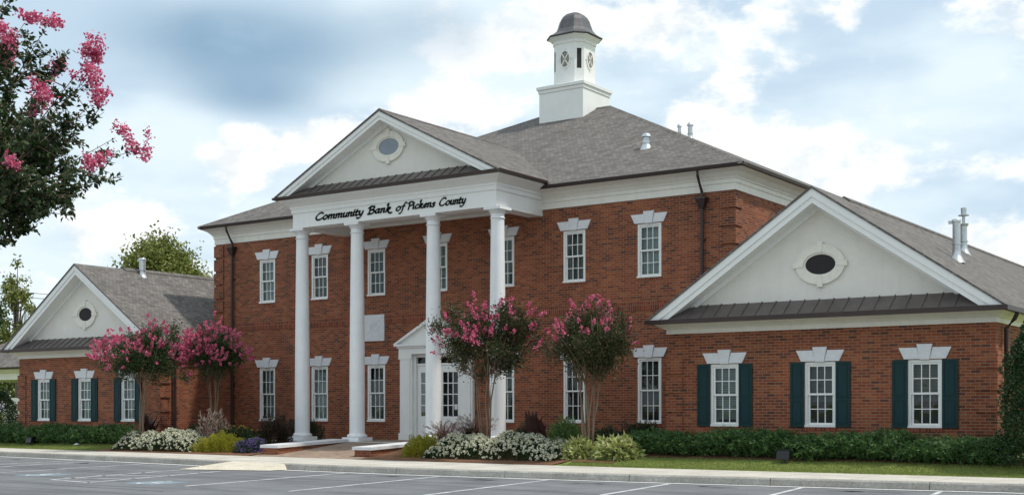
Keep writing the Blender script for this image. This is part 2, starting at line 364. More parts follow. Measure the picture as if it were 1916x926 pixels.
# ================================================================ GROUND
def pl(xs, ys):
    xs = np.array(xs); ys = np.array(ys)
    def f(x):
        x = np.asarray(x, float); o = np.linspace(-3.5, 3.5, 15)
        return np.interp(x[..., None]+o, xs, ys).mean(-1)
    return f
ykerb = pl([-90, -40, -12, -2.3, 4.5, 13, 19.4, 40, 90], [28.9, 26.2, 24.3, 23.5, 22.6, 23.2, 24.1, 26.1, 29.8])
yback = pl([-90, -40, -15.6, -.5, 9.2, 18.9, 40, 90], [30.6, 27.8, 26.35, 25.8, 25.5, 25.95, 27.7, 31.4])
_go, _gz = [0, .5, 1.15, 1.85, 2.95, 4.5, 400], [.168, .20, .29, .42, .475, .5, .5]
def gz(x, y): return float(np.interp(y-yback(x), _go, _gz))
def gzv(x, y): return np.interp(y-yback(x), _go, _gz)

def sheet(name, xs, rows, mat):
    """rows: list of functions x -> (y, z)"""
    V = np.array([[(x, *r(x)) for x in xs] for r in rows], float); nr, nx = len(rows), len(xs)
    F = [(i*nx+j, i*nx+j+1, (i+1)*nx+j+1, (i+1)*nx+j) for i in range(nr-1) for j in range(nx-1)]
    return fmesh(name, V.reshape(-1, 3), np.array(F), mat)
XS = np.concatenate([np.arange(-90, -30, 5), np.arange(-30, 30, .5), np.arange(30, 91, 5)])
mb = MB().box(-900, 900, -900, 1200, -.5, -.03); structure(mb.build('ground', 'turf'))
mb = MB(); structure(sheet('parking_lot', XS, [lambda x: (-40, 0), lambda x: (0, 0), lambda x: (15, 0), lambda x: (float(ykerb(x))+.05, 0)], 'asphalt'))
def terr(off): return lambda x: (float(yback(x))+off, float(np.interp(off, _go, _gz))-.004-(.2 if -2 <= x <= 2.1 and -.05 < off < 3.6 else 0))
structure(sheet('lawn_ground', XS, [terr(o) for o in (-.1, 0, .2, .5, .8, 1.15, 1.5, 1.85, 2.4, 2.95, 4.5, 8, 20, 60, 160)], 'turf'))
# kerb in 3 m lengths with joints, and the walk behind it
kb = MB(); x = -60.0
while x < 60:
    a, b = x+.006, x+3.0-.006; n = 4
    for k in range(n):
        p, q = a+(b-a)*k/n, a+(b-a)*(k+1)/n
        yp, yq = float(ykerb(p)), float(ykerb(q))
        prof = [(0.0, -.02), (.02, .13), (.045, .159), (.18, .162)]
        vs = [(p, yp+o, z) for o, z in prof]+[(q, yq+o, z) for o, z in prof]
        kb.add(vs, [(i, i+4, i+5, i+1) for i in range(3)])
    x += 3.0
structure(kb.build('kerb', 'kerb'))
structure(sheet('kerb_joint', XS, [lambda x: (float(ykerb(x))+.03, 0), lambda x: (float(ykerb(x))+.03, .11), lambda x: (float(ykerb(x))+.2, .152)], 'mulch'))
sw = MB(); x = -60.0
while x < 60:
    a, b = x+.006, x+1.5-.006
    for p, q in ((a, (a+b)/2), ((a+b)/2, b)):
        k0, k1 = float(ykerb(p))+.185, float(ykerb(q))+.185; b0, b1 = float(yback(p)), float(yback(q))
        sw.quad((p, k0, .162), (q, k1, .162), (q, k1+(b1-k1)*.55, .168), (p, k0+(b0-k0)*.55, .168))
        sw.quad((p, k0+(b0-k0)*.55+.008, .168), (q, k1+(b1-k1)*.55+.008, .168), (q, b1, .174), (p, b0, .174))
    x += 1.5
structure(sw.build('sidewalk', 'concrete'))
structure(sheet('sidewalk_joint', XS, [lambda x: (float(ykerb(x))+.17, .152), lambda x: (float(yback(x))-.01, .164), lambda x: (float(yback(x))-.01, .0)], 'mulch'))
# wheelchair ramp against the kerb
rm = MB(); k = float(ykerb(1.2))
rm.add([(.0, k-1.55, .012), (2.35, k-.75, .012), (2.2, k+.06, .168), (.15, k+.1, .168), (-.9, k-.0, .012), (2.35, k, .012)],
       [(0, 1, 2, 3), (4, 0, 3), (1, 5, 2)])
structure(rm.build('kerb_ramp', 'ramp'))
# paint on the asphalt
mk = MB()
def stripe(x0, y0, x1, y1, w=.1, z=.004):
    d = Vector((x1-x0, y1-y0)).normalized()*(w/2)
    mk.quad((x0+d.y, y0-d.x, z), (x1+d.y, y1-d.x, z), (x1-d.y, y1+d.x, z), (x0-d.y, y0+d.x, z))
for X0 in (4.6, 7.4, 10.2, 13.0, 18.25, 15.7):
    yk = float(ykerb(X0)); stripe(X0, yk-.16, X0+.95, yk-5.9)
for X0 in (-3.5, -7.2, -6.0, -10.6, -14, -17.4):
    yk = float(ykerb(X0)); stripe(X0, yk-.3, X0+.95+.3, yk-5.6)
for a, b in (((.1, 21.5), (1.37, 16.8)), ((1.37, 16.8), (2.9, 16.6)), ((2.9, 16.6), (1.5, 21.5)), ((.75, 18.4), (2.1, 19.4)), ((.45, 19.9), (1.75, 20.6)), ((1.0, 17.4), (2.5, 18.1))): stripe(*a, *b)
structure(mk.build('parking_markings', 'line'))
mk = MB(); xs = np.arange(-40, 40, .5)
for p, q in zip(xs[:-1], xs[1:]):
    yp, yq = float(ykerb(p)), float(ykerb(q)); mk.quad((p, yp-.21, .008), (q, yq-.21, .008), (q, yq-.03, .008), (p, yp-.03, .008))
structure(mk.build('kerb_line', 'fresh_line'))
for cx, cy in ((-.55, 17.95), (4.15, 17.3)):
    p = MB().quad((cx-.5, cy-.5, .004), (cx+.5, cy-.5, .004), (cx+.5, cy+.5, .004), (cx-.5, cy+.5, .004)); o = structure(p.build('accessible_bay_square', 'blue'))
    mk = MB(); ring = [(cx+.05+.27*math.cos(t), cy-.14+.27*math.sin(t)) for t in np.linspace(R(120), R(390), 12)]
    for (a, b), (c, d) in zip(ring[:-1], ring[1:]): stripe(a, b, c, d, .08, .008)
    stripe(cx-.1, cy+.36, cx-.06, cy-.02, .1, .0082); stripe(cx-.06, cy-.02, cx+.2, cy-.04, .09, .0084); stripe(cx+.2, cy-.04, cx+.34, cy-.36, .09, .0086); stripe(cx-.08, cy+.16, cx+.15, cy+.15, .07, .0088)
    mk.lathe([(.075, 0), (.075, .004)], (cx-.12, cy+.46, .008), 10)
    structure(mk.build('accessible_bay_symbol', 'line'))
rc = random.Random(77); mk = MB()
def crack(x0, y0, x1, y1, w=.05):
    n = 60; px = None; oy = 0
    for k in range(n+1):
        f = k/n; oy += rc.uniform(-.035, .035); q = (x0+(x1-x0)*f, y0+(y1-y0)*f+oy); ww = w*rc.uniform(.5, 1.3)
        if px is not None: mk.quad((px[0], px[1]-px[2], .0025), (q[0], q[1]-ww, .0025), (q[0], q[1]+ww, .0025), (px[0], px[1]+px[2], .0025))
        px = (q[0], q[1], ww)
crack(-16, 20.9, -.5, 20.1, .06); crack(-12, 17.9, 3.4, 17.0, .05); crack(-4, 16.0, 6.5, 15.4, .045); crack(3.2, 20.3, 16.5, 19.1, .03); crack(9, 17.2, 17.5, 17.8, .025)
structure(mk.build('sealed_crack', 'tar'))
mk = MB()
def stain(x, y, r):
    n = 18; ph_ = rc.uniform(0, 6); mk.add([(x+r*1.3*math.cos(6.283*k/n)*(1+.3*math.sin(3*6.283*k/n+ph_)+rc.uniform(-.12, .12)), y+r*.7*math.sin(6.283*k/n)*(1+.25*math.sin(2*6.283*k/n+ph_)), .0015) for k in range(n)], [tuple(range(n))])
for X0 in (-9.2, -5.3, 6.1, 8.9, 11.7, 14.4, 17.1):
    for q in range(4): stain(X0+rc.uniform(-.5, .5), float(ykerb(X0))-.75-rc.random()*.7, rc.uniform(.06, .26))
structure(mk.build('oil_stain', 'oil'))
# planted beds of pine straw
def bed(x0, x1, y1, front=0.02):
    xs = np.arange(x0, x1+.01, .3)
    def row(t): return lambda x: ((float(yback(x))+front)*(1-t)+y1*t, gz(x, (float(yback(x))+front)*(1-t)+y1*t)+.012)
    structure(sheet('mulch_bed', xs, [row(t) for t in np.linspace(0, 1, 9)], 'mulch'))
bed(-9.7, -2.2, 31.9); bed(2.2, 8.6, 31.9); bed(8.6, 9.98, 31.9, .7); bed(10.0, 20.5, 28.66, 1.5); bed(-19, -9.7, 28.66, 1.4)
# entrance walk rising to the porch
xw0, xw1 = -1.36, 1.56; mb = MB()
mb.add([(xw0, 26.24, .215), (xw1, 26.22, .215), (xw1, 29.27, .52), (xw0, 29.27, .52), (-2.05, 26.24, .215), (2.2, 26.22, .215), (-2.05, float(yback(-2.05))-.004, .178), (2.2, float(yback(2.2))-.004, .178), (xw0, 25.9, .19)], [(0, 1, 2, 3), (6, 7, 5, 1, 0, 4)])
structure(mb.build('entrance_path', 'paver'))
# kerbed planting island round the near tree, just outside the frame
isl = MB().lathe([(1.6, -.02), (1.6, .13), (1.57, .15), (1.44, .15), (1.44, .10)], (16.6, 5.0, 0), 32); structure(isl.build('planting_island_kerb', 'kerb'))
isl = MB().lathe([(1.43, .08), (.9, .16), (.1, .2)], (16.6, 5.0, 0), 24); structure(isl.build('planting_island', 'mulch'))

# ================================================================ BANK
F0 = 32.0; YW = 28.7
bank = thing('bank_building', 'red brick two-storey bank with white columned portico, cupola and gabled wings', 'building', (0, F0, .5))
def part(m, name, mat, parent=None, **k):
    return m.build(name, mat, bank if parent is None else parent, **k)
FZ = .53                                                    # porch floor
MW = 10.312
win_lo = [-7.662, -5.14, -2.587, 2.587, 5.14, 7.662]; win_up = win_lo+[0.0]
WL, WH_LO, WH_UP, WH_W = .772, (1.115, 2.994), (5.282, 6.819), (1.101, 2.631)
WC = {1: 14.0, -1: -13.4}; WHALF = 4.0; WX = {1: (11.57, 14.02, 16.47), -1: (-15.88, -13.48, -11.08)}
def holed(m, x0, x1, z0, z1, y, holes, depth=.13):
    xs = sorted({x0, x1, *[h[0] for h in holes], *[h[1] for h in holes]}); zs = sorted({z0, z1, *[h[2] for h in holes], *[h[3] for h in holes]})
    for a, b in zip(xs[:-1], xs[1:]):
        for c, d in zip(zs[:-1], zs[1:]):
            mx, mz = (a+b)/2, (c+d)/2
            if any(h[0] < mx < h[1] and h[2] < mz < h[3] for h in holes): continue
            m.quad((a, y, c), (b, y, c), (b, y, d), (a, y, d))
    for a, b, c, d in holes:
        e = y+depth
        m.quad((a, y, c), (a, y, d), (a, e, d), (a, e, c)); m.quad((b, y, d), (b, y, c), (b, e, c), (b, e, d))
        m.quad((a, y, d), (b, y, d), (b, e, d), (a, e, d)); m.quad((a, y, c), (a, e, c), (b, e, c), (b, y, c))
hw = WL/2
holes = [(x-hw, x+hw, *WH_LO) for x in win_lo]+[(x-hw, x+hw, *WH_UP) for x in win_up]+[(-.97, .97, FZ-.05, 3.28)]
m = MB(); holed(m, -MW, MW, .3, 8.06, F0, holes)
m.quad((MW, F0, .3), (MW, 48.6, .3), (MW, 48.6, 8.06), (MW, F0, 8.06)); m.quad((-MW, 48.6, .3), (-MW, F0, .3), (-MW, F0, 8.06), (-MW, 48.6, 8.06))
m.quad((MW, 48.6, .3), (-MW, 48.6, .3), (-MW, 48.6, 8.06), (MW, 48.6, 8.06))
part(m, 'wall', 'brick')
for s in (1, -1):
    c = WC[s]; a, b = c-WHALF, c+WHALF; m = MB()
    holed(m, a, b, .3, 3.42, YW, [(x-hw, x+hw, *WH_W) for x in WX[s]])
    m.quad((b, YW, .3), (b, 51.5, .3), (b, 51.5, 3.42), (b, YW, 3.42)); m.quad((a, 51.5, .3), (a, YW, .3), (a, YW, 3.42), (a, 51.5, 3.42))
    m.add([(b, 51.5, .3), (a, 51.5, .3), (a, 51.5, 3.42), (c, 51.5, 6.5), (b, 51.5, 3.42)], [(0, 1, 2, 3, 4)])
    part(m, 'wing_wall', 'brick')
# quoins: raised blocks that wrap each corner
def quoin(x, y, sx, z0, z1, pitch, gap, long=.43):
    m = MB(); z = z1
    while z-pitch > z0:
        h0, h1 = z-pitch+gap, z
        xa, xb = (x-long*sx, x+.045*sx)
        m.box(min(xa, xb), max(xa, xb), y-.045, y+.0, h0, h1); m.box(min(x, x+.045*sx), max(x, x+.045*sx), y, y+long, h0, h1); z -= pitch
    part(m, 'quoin', 'brick')
quoin(MW, F0, 1, 3.6, 7.47, .497, .075); quoin(-MW, F0, -1, 3.6, 7.47, .497, .075)
for s in (1, -1):
    quoin(WC[s]+WHALF, YW, 1, .5, 2.79, .48, .1); quoin(WC[s]-WHALF, YW, -1, .5, 2.79, .48, .1)
# soldier course between the storeys
m = MB()
for a, b in ((-9.2, -3.13), (-2.19, 9.95)): m.box(a, b, F0-.022, F0, 4.35, 4.585)
part(m, 'string_course', 'soldier')

# ---- windows: built once per size, then copied with all their sub-parts
def sash_bars(m, x0, x1, z0, z1, y, rail=.045, mun=.02):
    m.box(x0, x0+rail, y, y+.04, z0, z1); m.box(x1-rail, x1, y, y+.04, z0, z1)
    m.box(x0+rail, x1-rail, y, y+.04, z0, z0+rail); m.box(x0+rail, x1-rail, y, y+.04, z1-rail, z1)
    for k in (1, 2):
        x = x0+rail+(x1-x0-2*rail)*k/3; m.box(x-mun/2, x+mun/2, y+.006, y+.03, z0+rail, z1-rail)
    z = (z0+z1)/2; xe = [x0+rail, *[x0+rail+(x1-x0-2*rail)*k/3 for k in (1, 2)], x1-rail]
    for k in range(3): m.box(xe[k]+(mun/2 if k else 0), xe[k+1]-(mun/2 if k < 2 else 0), y+.006, y+.03, z-mun/2, z+mun/2)
def jack_arch(wt, wb, h, kh, kwt, kwb):
    m = MB()
    for s in (-1, 1):
        pts = [(s*(kwb/2+.004), 0), (s*wb, 0), (s*wt, h), (s*(kwt/2+.004), h)]
        m.prism(pts if s > 0 else pts[::-1], -.035, .02)
    m.prism([(-kwb/2, -.012), (kwb/2, -.012), (kwt/2, kh), (-kwt/2, kh)], -.06, .02)
    return m
def make_window(h, backing):
    root = bpy.data.objects.new('window', None)
    f = MB(); w = WL/2
    f.box(-w, -w+.065, .012, .11, 0, h); f.box(w-.065, w, .012, .11, 0, h); f.box(-w+.065, w-.065, .012, .11, h-.06, h); f.box(-w-.01, w+.01, -.025, .11, -.002, .05)
    win = f.build('window', 'white'); me = win.data; win['abs'] = (0, 0, 0)
    s = MB(); mid = .05+(h-.11)*.5
    sash_bars(s, -w+.067, w-.067, mid-.01, h-.062, .035); sash_bars(s, -w+.067, w-.067, .052, mid+.03, .068)
    s.build('sash', 'white', win)
    g = MB().quad((-w+.07, .055, mid), (w-.07, .055, mid), (w-.07, .055, h-.06), (-w+.07, .055, h-.06)).quad((-w+.07, .088, .05), (w-.07, .088, .05), (w-.07, .088, mid), (-w+.07, .088, mid))
    g.build('pane', 'glass', win)
    b = MB().quad((-w+.02, .2, 0), (w-.02, .2, 0), (w-.02, .2, h), (-w+.02, .2, h))
    b.build('blind', backing, win)
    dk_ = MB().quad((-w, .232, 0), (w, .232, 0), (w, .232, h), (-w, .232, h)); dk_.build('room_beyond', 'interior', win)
    rv = MB().quad((-w, .115, 0), (-w, .23, 0), (-w, .23, h), (-w, .115, h)).quad((w, .23, 0), (w, .115, 0), (w, .115, h), (w, .23, h)).quad((-w, .115, h), (w, .115, h), (w, .23, h), (-w, .23, h)).quad((-w, .115, 0), (w, .115, 0), (w, .23, 0), (-w, .23, 0))
    rv.build('reveal', 'white', win)
    l = jack_arch(.59, .465, .26, .335, .35, .21); l = MB().add([(x, y, z+h+.015) for x, y, z in l.v], l.f).build('lintel', 'marble', win, recalc=True)
    sl = MB().box(-w-.02, w+.02, -.012, .015, -.085, -.006); sl.build('sill', 'soldier', win)
    bpy.data.objects.remove(root)
    return win
def make_shutter():
    m = MB(); w, h = .35, 1.53
    m.box(0, w, -.03, -.002, 0, h)
    for a, b in ((.07, .60), (.70, h-.07)):
        m.box(.055, w-.055, -.036, -.03, a, b); m.box(.08, w-.08, -.046, -.036, a+.03, b-.03)
    for a, b, c, d in ((0, .05, 0, h), (w-.05, w, 0, h), (.05, w-.05, 0, .06), (.05, w-.05, .61, .69), (.05, w-.05, h-.06, h)): m.box(a, b, -.044, -.03, c, d)
    return m
protos = {}; BL = random.Random(12)
def put_window(x, y, z, h, backing, shutters=False):
    key = (h, backing)
    if key not in protos:
        src = make_window(h, backing); protos[key] = src; win = src
    else:
        src = protos[key]; win = src.copy(); COL.objects.link(win)
        for ch in src.children:
            if ch.name.startswith('shutter'): continue
            c = ch.copy(); COL.objects.link(c); c.parent = win
    drop = BL.random()
    for ch in win.children:
        if ch.name.startswith('blind') and 'curtain' not in backing and drop < .5: ch.scale.z = .45+drop; ch.location.z = h*(1-ch.scale.z)
    win.parent = bank; win.location = Vector((x, y, z))-Vector(bank['abs'])
    if shutters:
        for sx in (-.735, .385):
            o = make_shutter().build('shutter', 'shutter', win); o.location = (sx, 0, 0)
    return win
low_back = ['curtain', 'curtain', 'drape', 'blind_open', 'blind', 'blind_open']
for x, b in zip(win_lo, low_back): put_window(x, F0, WH_LO[0], WH_LO[1]-WH_LO[0], b)
for x, b in zip(win_up, ['curtain', 'drape', 'drape', 'drape', 'drape', 'curtain', 'curtain']): put_window(x, F0, WH_UP[0], WH_UP[1]-WH_UP[0], b)
for x, b in zip(WX[1], ['blind', 'blind_open', 'blind_open']): put_window(x, YW, WH_W[0], WH_W[1]-WH_W[0], b, True)
for x in WX[-1]: put_window(x, YW, WH_W[0], WH_W[1]-WH_W[0], 'curtain', True)

# ---- cornices, gutters, roofs
def ring(m, prof, x0, x1, y0, y1, closed=True, sides='FRBL'):
    """sweep a profile of (outward offset, z) round a rectangle, mitred"""
    C = []
    for o, z in prof: C.append([(x0-o, y0-o, z), (x1+o, y0-o, z), (x1+o, y1+o, z), (x0-o, y1+o, z)])
    idx = {'F': (0, 1), 'R': (1, 2), 'B': (2, 3), 'L': (3, 0)}
    for a, b in zip(C[:-1], C[1:]):
        for sd in sides:
            i, j = idx[sd]; m.quad(a[i], a[j], b[j], b[i])
crown = lambda z0, z1, out: [(.03, z0), (.03, z0+(z1-z0)*.34), (.055, z0+(z1-z0)*.36), (.06, z0+(z1-z0)*.56), (.09, z0+(z1-z0)*.58), (.10, z0+(z1-z0)*.64), (out*.55, z0+(z1-z0)*.86), (out*.85, z0+(z1-z0)*.96), (out, z1)]
m = MB(); ring(m, [(-.05, 7.52)]+crown(7.522, 8.07, .40), -MW, MW, F0, 48.6); part(m, 'frieze', 'cream')
OV = .45
m = MB(); ring(m, [(.36, 8.07), (OV-.09, 8.07), (OV, 8.09), (OV+.02, 8.17), (OV-.02, 8.19), (OV-.1, 8.16)], -MW, MW, F0, 48.6); part(m, 'gutter', 'bronze')
ex, ey0, ey1, ez = MW+OV, F0-OV, 48.6+OV, 8.16
RX, RY, RZ = 1.5, 40.3, 12.62
m = MB(); L_, R_ = (-RX, RY, RZ), (RX, RY, RZ)
A, B_, C_, D_ = (-ex, ey0, ez), (ex, ey0, ez), (ex, ey1, ez), (-ex, ey1, ez)
m.quad(A, B_, R_, L_); m.add([B_, C_, R_], [(0, 1, 2)]); m.quad(C_, D_, L_, R_); m.add([D_, A, L_], [(0, 1, 2)]); m.quad(A, D_, C_, B_)
roof = part(m, 'roof', 'shingle')
m = MB()
def cap(m, a, b, w=.13, t=.03):
    a, b = Vector(a), Vector(b); d = (b-a).normalized(); s = d.cross(Vector((0, 0, 1))).normalized()
    m.add([a+s*w-Vector((0, 0, w*.42)), a+Vector((0, 0, t)), a-s*w-Vector((0, 0, w*.42)), b+s*w-Vector((0, 0, w*.42)), b+Vector((0, 0, t)), b-s*w-Vector((0, 0, w*.42))], [(0, 1, 4, 3), (1, 2, 5, 4), (0, 2, 1), (3, 4, 5)])
for a, b in ((A, L_), (B_, R_), (C_, R_), (D_, L_), (L_, R_)): cap(m, a, b)
part(m, 'ridge_cap', 'shingle', roof)

def gable_roof(cx, he, ze, za, yf, yb, valley=None):
    m = MB(); t = .055
    for s in (-1, 1):
        if valley: pts = [(cx+s*he, yf, ze), (cx+s*he, valley[0], ze), (cx, valley[1], za), (cx, yf, za)]
        else: pts = [(cx+s*he, yf, ze), (cx+s*he, yb, ze), (cx, yb, za), (cx, yf, za)]
        m.slab(pts if s > 0 else pts[::-1], t)
    return m
def rake(cx, he, ze, za, yf, d1, d2, ytymp, zbase):
    """two-step raking fascia and the soffit behind it"""
    sl = (za-ze)/he; m = MB(); t = .055
    zz = lambda x, dz: za-abs(x)*sl-dz
    for s in (-1, 1):
        for (da, db, y0, y1) in ((t+.002, d1, yf-.0, yf+.05), (d1, d2, yf+.03, yf+.07)):
            xa, xb = (za-da-zbase)/sl, (za-db-zbase)/sl
            xa = min(xa, he+.0)
            pts = [(cx, zz(0, da)), (cx, zz(0, db)), (cx+s*xb, zbase), (cx+s*xa, zz(xa, da))]
            if zz(xa, da) > zbase+.01: pts.insert(3, (cx+s*xa, zbase))
            m.prism(pts if s < 0 else pts[::-1], y0, y1)
        db = d2-.02; xb = (za-db-zbase)/sl
        m.quad((cx, yf+.06, zz(0, db)), (cx+s*xb, yf+.06, zbase), (cx+s*xb, ytymp+.01, zbase), (cx, ytymp+.01, zz(0, db)))
        # bed moulding against the wall
        pts = [(cx, zz(0, db)), (cx, zz(0, db+.13)), (cx+s*(za-db-.13-zbase)/sl, zbase), (cx+s*xb, zbase)]
        m.prism(pts if s < 0 else pts[::-1], ytymp-.06, ytymp)
    return m
def pent(cx, he, ze, za, yf, yt, z0, z1, pitch):
    sl = (za-ze)/he; m = MB(); h0, h1 = (za-.3-z0)/sl, (za-.34-z1)/sl
    m.add([(cx-h0, yf, z0), (cx+h0, yf, z0), (cx+h1, yt, z1), (cx-h1, yt, z1), (cx-h0, yf, z0-.06), (cx+h0, yf, z0-.06), (cx+h1, yt, z0-.06), (cx-h1, yt, z0-.06)],
          [(0, 1, 2, 3), (0, 4, 5, 1), (4, 7, 6, 5), (1, 5, 6, 2), (0, 3, 7, 4)])
    n = int(2*h0/pitch)
    for k in range(-n//2, n//2+1):
        x = cx+k*pitch
        if abs(x-cx) > h1-.05: continue
        m.add([(x-.012, yf, z0), (x+.012, yf, z0), (x+.012, yt, z1), (x-.012, yt, z1), (x-.012, yf, z0+.024), (x+.012, yf, z0+.024), (x+.012, yt, z1+.024), (x-.012, yt, z1+.024)],
              [(4, 5, 6, 7), (0, 1, 5, 4), (1, 2, 6, 5), (3, 0, 4, 7)])
    return m
def ellipse(cx, cz, a, b, n=36): return [(cx+a*math.cos(2*math.pi*i/n), cz+b*math.sin(2*math.pi*i/n)) for i in range(n)]
def oval(parent, cx, cz, y, a, b, A2, B2, fill):
    n = 40; i_, o_ = ellipse(cx, cz, a+.045, b+.045, n), ellipse(cx, cz, A2, B2, n); m = MB()
    def annulus(p, q, y0, y1):
        for k in range(n):
            j = (k+1) % n
            m.quad((p[k][0], y0, p[k][1]), (q[k][0], y0, q[k][1]), (q[j][0], y0, q[j][1]), (p[j][0], y0, p[j][1]))
            m.quad((q[k][0], y0, q[k][1]), (q[k][0], y1, q[k][1]), (q[j][0], y1, q[j][1]), (q[j][0], y0, q[j][1]))
            m.quad((p[k][0], y1, p[k][1]), (p[k][0], y0, p[k][1]), (p[j][0], y0, p[j][1]), (p[j][0], y1, p[j][1]))
    annulus(i_, o_, y-.06, y+.01)
    annulus(ellipse(cx, cz, a, b, n), i_, y-.03, y+.01)
    for ux, uz in ((1, 0), (-1, 0), (0, 1), (0, -1)):
        r0 = (a+.04) if ux else (b+.04); r1 = (A2+.06) if ux else (B2+.06); w0, w1 = .045, .07
        P = lambda r, w: (cx+ux*r+uz*w, cz+uz*r+ux*w)
        pts = [P(r0, -w0), P(r1, -w1), P(r1, w1), P(r0, w0)]; m.prism(pts, y-.08, y+.005)
    part(m, 'window_surround', 'cast', parent, recalc=True)
    m = MB(); m.add([(x, y-.012, z) for x, z in ellipse(cx, cz, a, b, n)], [tuple(range(n))]); part(m, 'oval_pane', fill, parent)

for s in (1, -1):
    c = WC[s]; he, ze, za = 4.33, 3.76, 6.70; yf = YW-.5
    m = MB(); ring(m, [(-.05, 3.41)]+[(.03, 3.412), (.03, 3.52), (.07, 3.53), (.10, 3.56), (.22, 3.62), (.28, 3.65)], c-WHALF, c+WHALF, YW, 51.5); part(m, 'wing_frieze', 'cream')
    m = MB(); ring(m, [(.24, 3.65), (.26, 3.652), (.42 if False else .36, 3.655)], c-WHALF, c+WHALF, YW, 51.5)
    # gutter: front run and both sides
    for (x0, x1, y0, y1) in ((c-he-.05, c+he+.05, yf-.06, yf+.07), (c-he-.05, c-he+.08, yf+.07, 52.), (c+he-.08, c+he+.05, yf+.07, 52.)): m.box(x0, x1, y0, y1, 3.64, 3.745)
    m.box(c-he+.08, c+he-.08, yf+.07, YW+.2, 3.655, 3.675); part(m, 'wing_gutter', 'bronze')
    m = gable_roof(c, he, ze, za, yf-.03, 52.0); wr = part(m, 'wing_roof', 'shingle', recalc=True)
    m = MB(); m.prism([(c-.16, za-.115), (c, za-.0), (c+.16, za-.115), (c+.16, za-.06), (c, za+.055), (c-.16, za-.06)], YW+1.6, 51.8); part(m, 'ridge_vent', 'shingle', wr, recalc=True)
    m = MB(); m.add([(c-he+.1, YW, 3.70), (c+he-.1, YW, 3.70), (c, YW, za-.15)], [(0, 1, 2)]); g = part(m, 'gable', 'stucco')
    part(rake(c, he, ze, za, yf, .24, .39, YW, 3.748), 'rake_board', 'white', g, recalc=True)
    part(pent(c, he, ze, za, yf+.02, YW-.005, 3.75, 4.10, .36), 'pent_roof', 'pent', recalc=True)
    oval(g, c+(0.03 if s > 0 else -.02), 4.92, YW, .37, .235, .60, .47, 'louver')
# vents standing on the roofs
def flue(base, h, r, cone=None, parent=None, hat=True, mat='galv'):
    m = MB(); x, y, z = base
    m.lathe([(r*2.3, -.12), (r*1.5, .03), (r*1.08, .12), (r*1.08, .22)], base, 14)
    m.lathe([(r, .2), (r, h*.35), (r*1.25, h*.35+.005), (r*1.25, h*.35+.03), (r, h*.35+.035), (r, h-.07)], base, 16)
    if hat == 'cowl':
        m.lathe([(r*1.25, h-.07), (r*1.45, h-.02), (r*1.45, h), (r*.5, h+.01)], base, 14); m.lathe([(r*.45, h), (r*.45, h+.22), (r*1.6, h+.23), (r*1.6, h+.25), (r*.8, h+.26), (r*.85, h+.45), (r*.2, h+.47)], base, 14)
    elif hat == 'dome':
        m.lathe([(r*1.0, h-.07), (r*1.0, h+.0), (r*1.5, h+.0), (r*1.4, h+.05), (r*.9, h+.11), (r*.1, h+.13)], base, 14)
    else: m.lathe([(r*1.2, h-.07), (r*1.2, h-.02), (r*1.05, h)], base, 14); m.box(x-r*2, x-r*.8, y-r*.5, y+r*.5, z+h-.10, z+h-.03)
    o = part(m, 'vent_pipe', mat, parent); smooth_by_angle(o, 40); return o
wrs = [o for o in bank.children if o.name.startswith('wing_roof')]
flue((16.13, 32.42, 5.28), .98, .095, parent=wrs[0], hat='elbow'); flue((14.91, 37.56, 6.05), .82, .095, parent=wrs[0], hat='cowl')
flue((-13.15, 30.98, 6.42), .72, .11, parent=wrs[1], hat='plain')
flue((6.36, 34.2, 9.50), .32, .10, parent=roof, hat='dome'); flue((3.4, 43.0, 11.66), .50, .085, parent=roof, hat='dome'); flue((3.0, 42.9, 11.80), .34, .06, parent=roof, hat='dome')

# ---- portico
YE, EH = 29.58, 4.02; he, ze, za, yf = EH+OV, 8.27, 10.55, YE-OV
pz = lambda z: z
m = MB()
m.box(-EH, EH, YE, YE+.5, 7.33, 7.80); m.box(-EH, -EH+.5, YE+.5, F0, 7.33, 7.80); m.box(EH-.5, EH, YE+.5, F0, 7.33, 7.80)
m.box(-EH+.5, EH-.5, YE+.5, F0-.002, 7.60, 7.64)
ring(m, [(.0, 7.80), (.035, 7.80), (.04, 7.93), (.065, 7.935), (.07, 8.0), (.2, 8.09), (.33, 8.16), (.36, 8.20)], -EH, EH, YE, F0-.01, sides='FRL')
ent = part(m, 'entablature', 'white')
m = MB(); ring(m, [(.3, 8.2), (OV-.06, 8.2), (OV+.02, 8.22), (OV+.03, 8.29), (OV-.02, 8.30), (OV-.12, 8.27)], -EH, EH, YE, F0-.45+.0-OV, sides='FRL')
part(m, 'portico_gutter', 'bronze')
yv0 = ey0+(ze-ez)/((RZ-ez)/(RY-ey0)); yv1 = ey0+(za-ez)/((RZ-ez)/(RY-ey0))
m = gable_roof(0, he, ze, za, yf-.03, 0, valley=(yv0, yv1)); proof = part(m, 'portico_roof', 'shingle', recalc=True)
m = MB(); cap(m, (0, yf, za+.0), (0, yv1, za)); part(m, 'ridge_cap', 'shingle', proof)
m = MB(); m.add([(-he+.1, YE, 8.22), (he-.1, YE, 8.22), (0, YE, za-.15)], [(0, 1, 2)]); g = part(m, 'gable', 'stucco')
part(rake(0, he, ze, za, yf, .19, .31, YE, 8.303), 'rake_board', 'white', g, recalc=True)
part(pent(0, he, ze, za, yf+.02, YE-.005, 8.305, 8.60, .33), 'pent_roof', 'pent', recalc=True)
oval(g, .02, 9.49, YE, .40, .25, .62, .46, 'oval_glass')
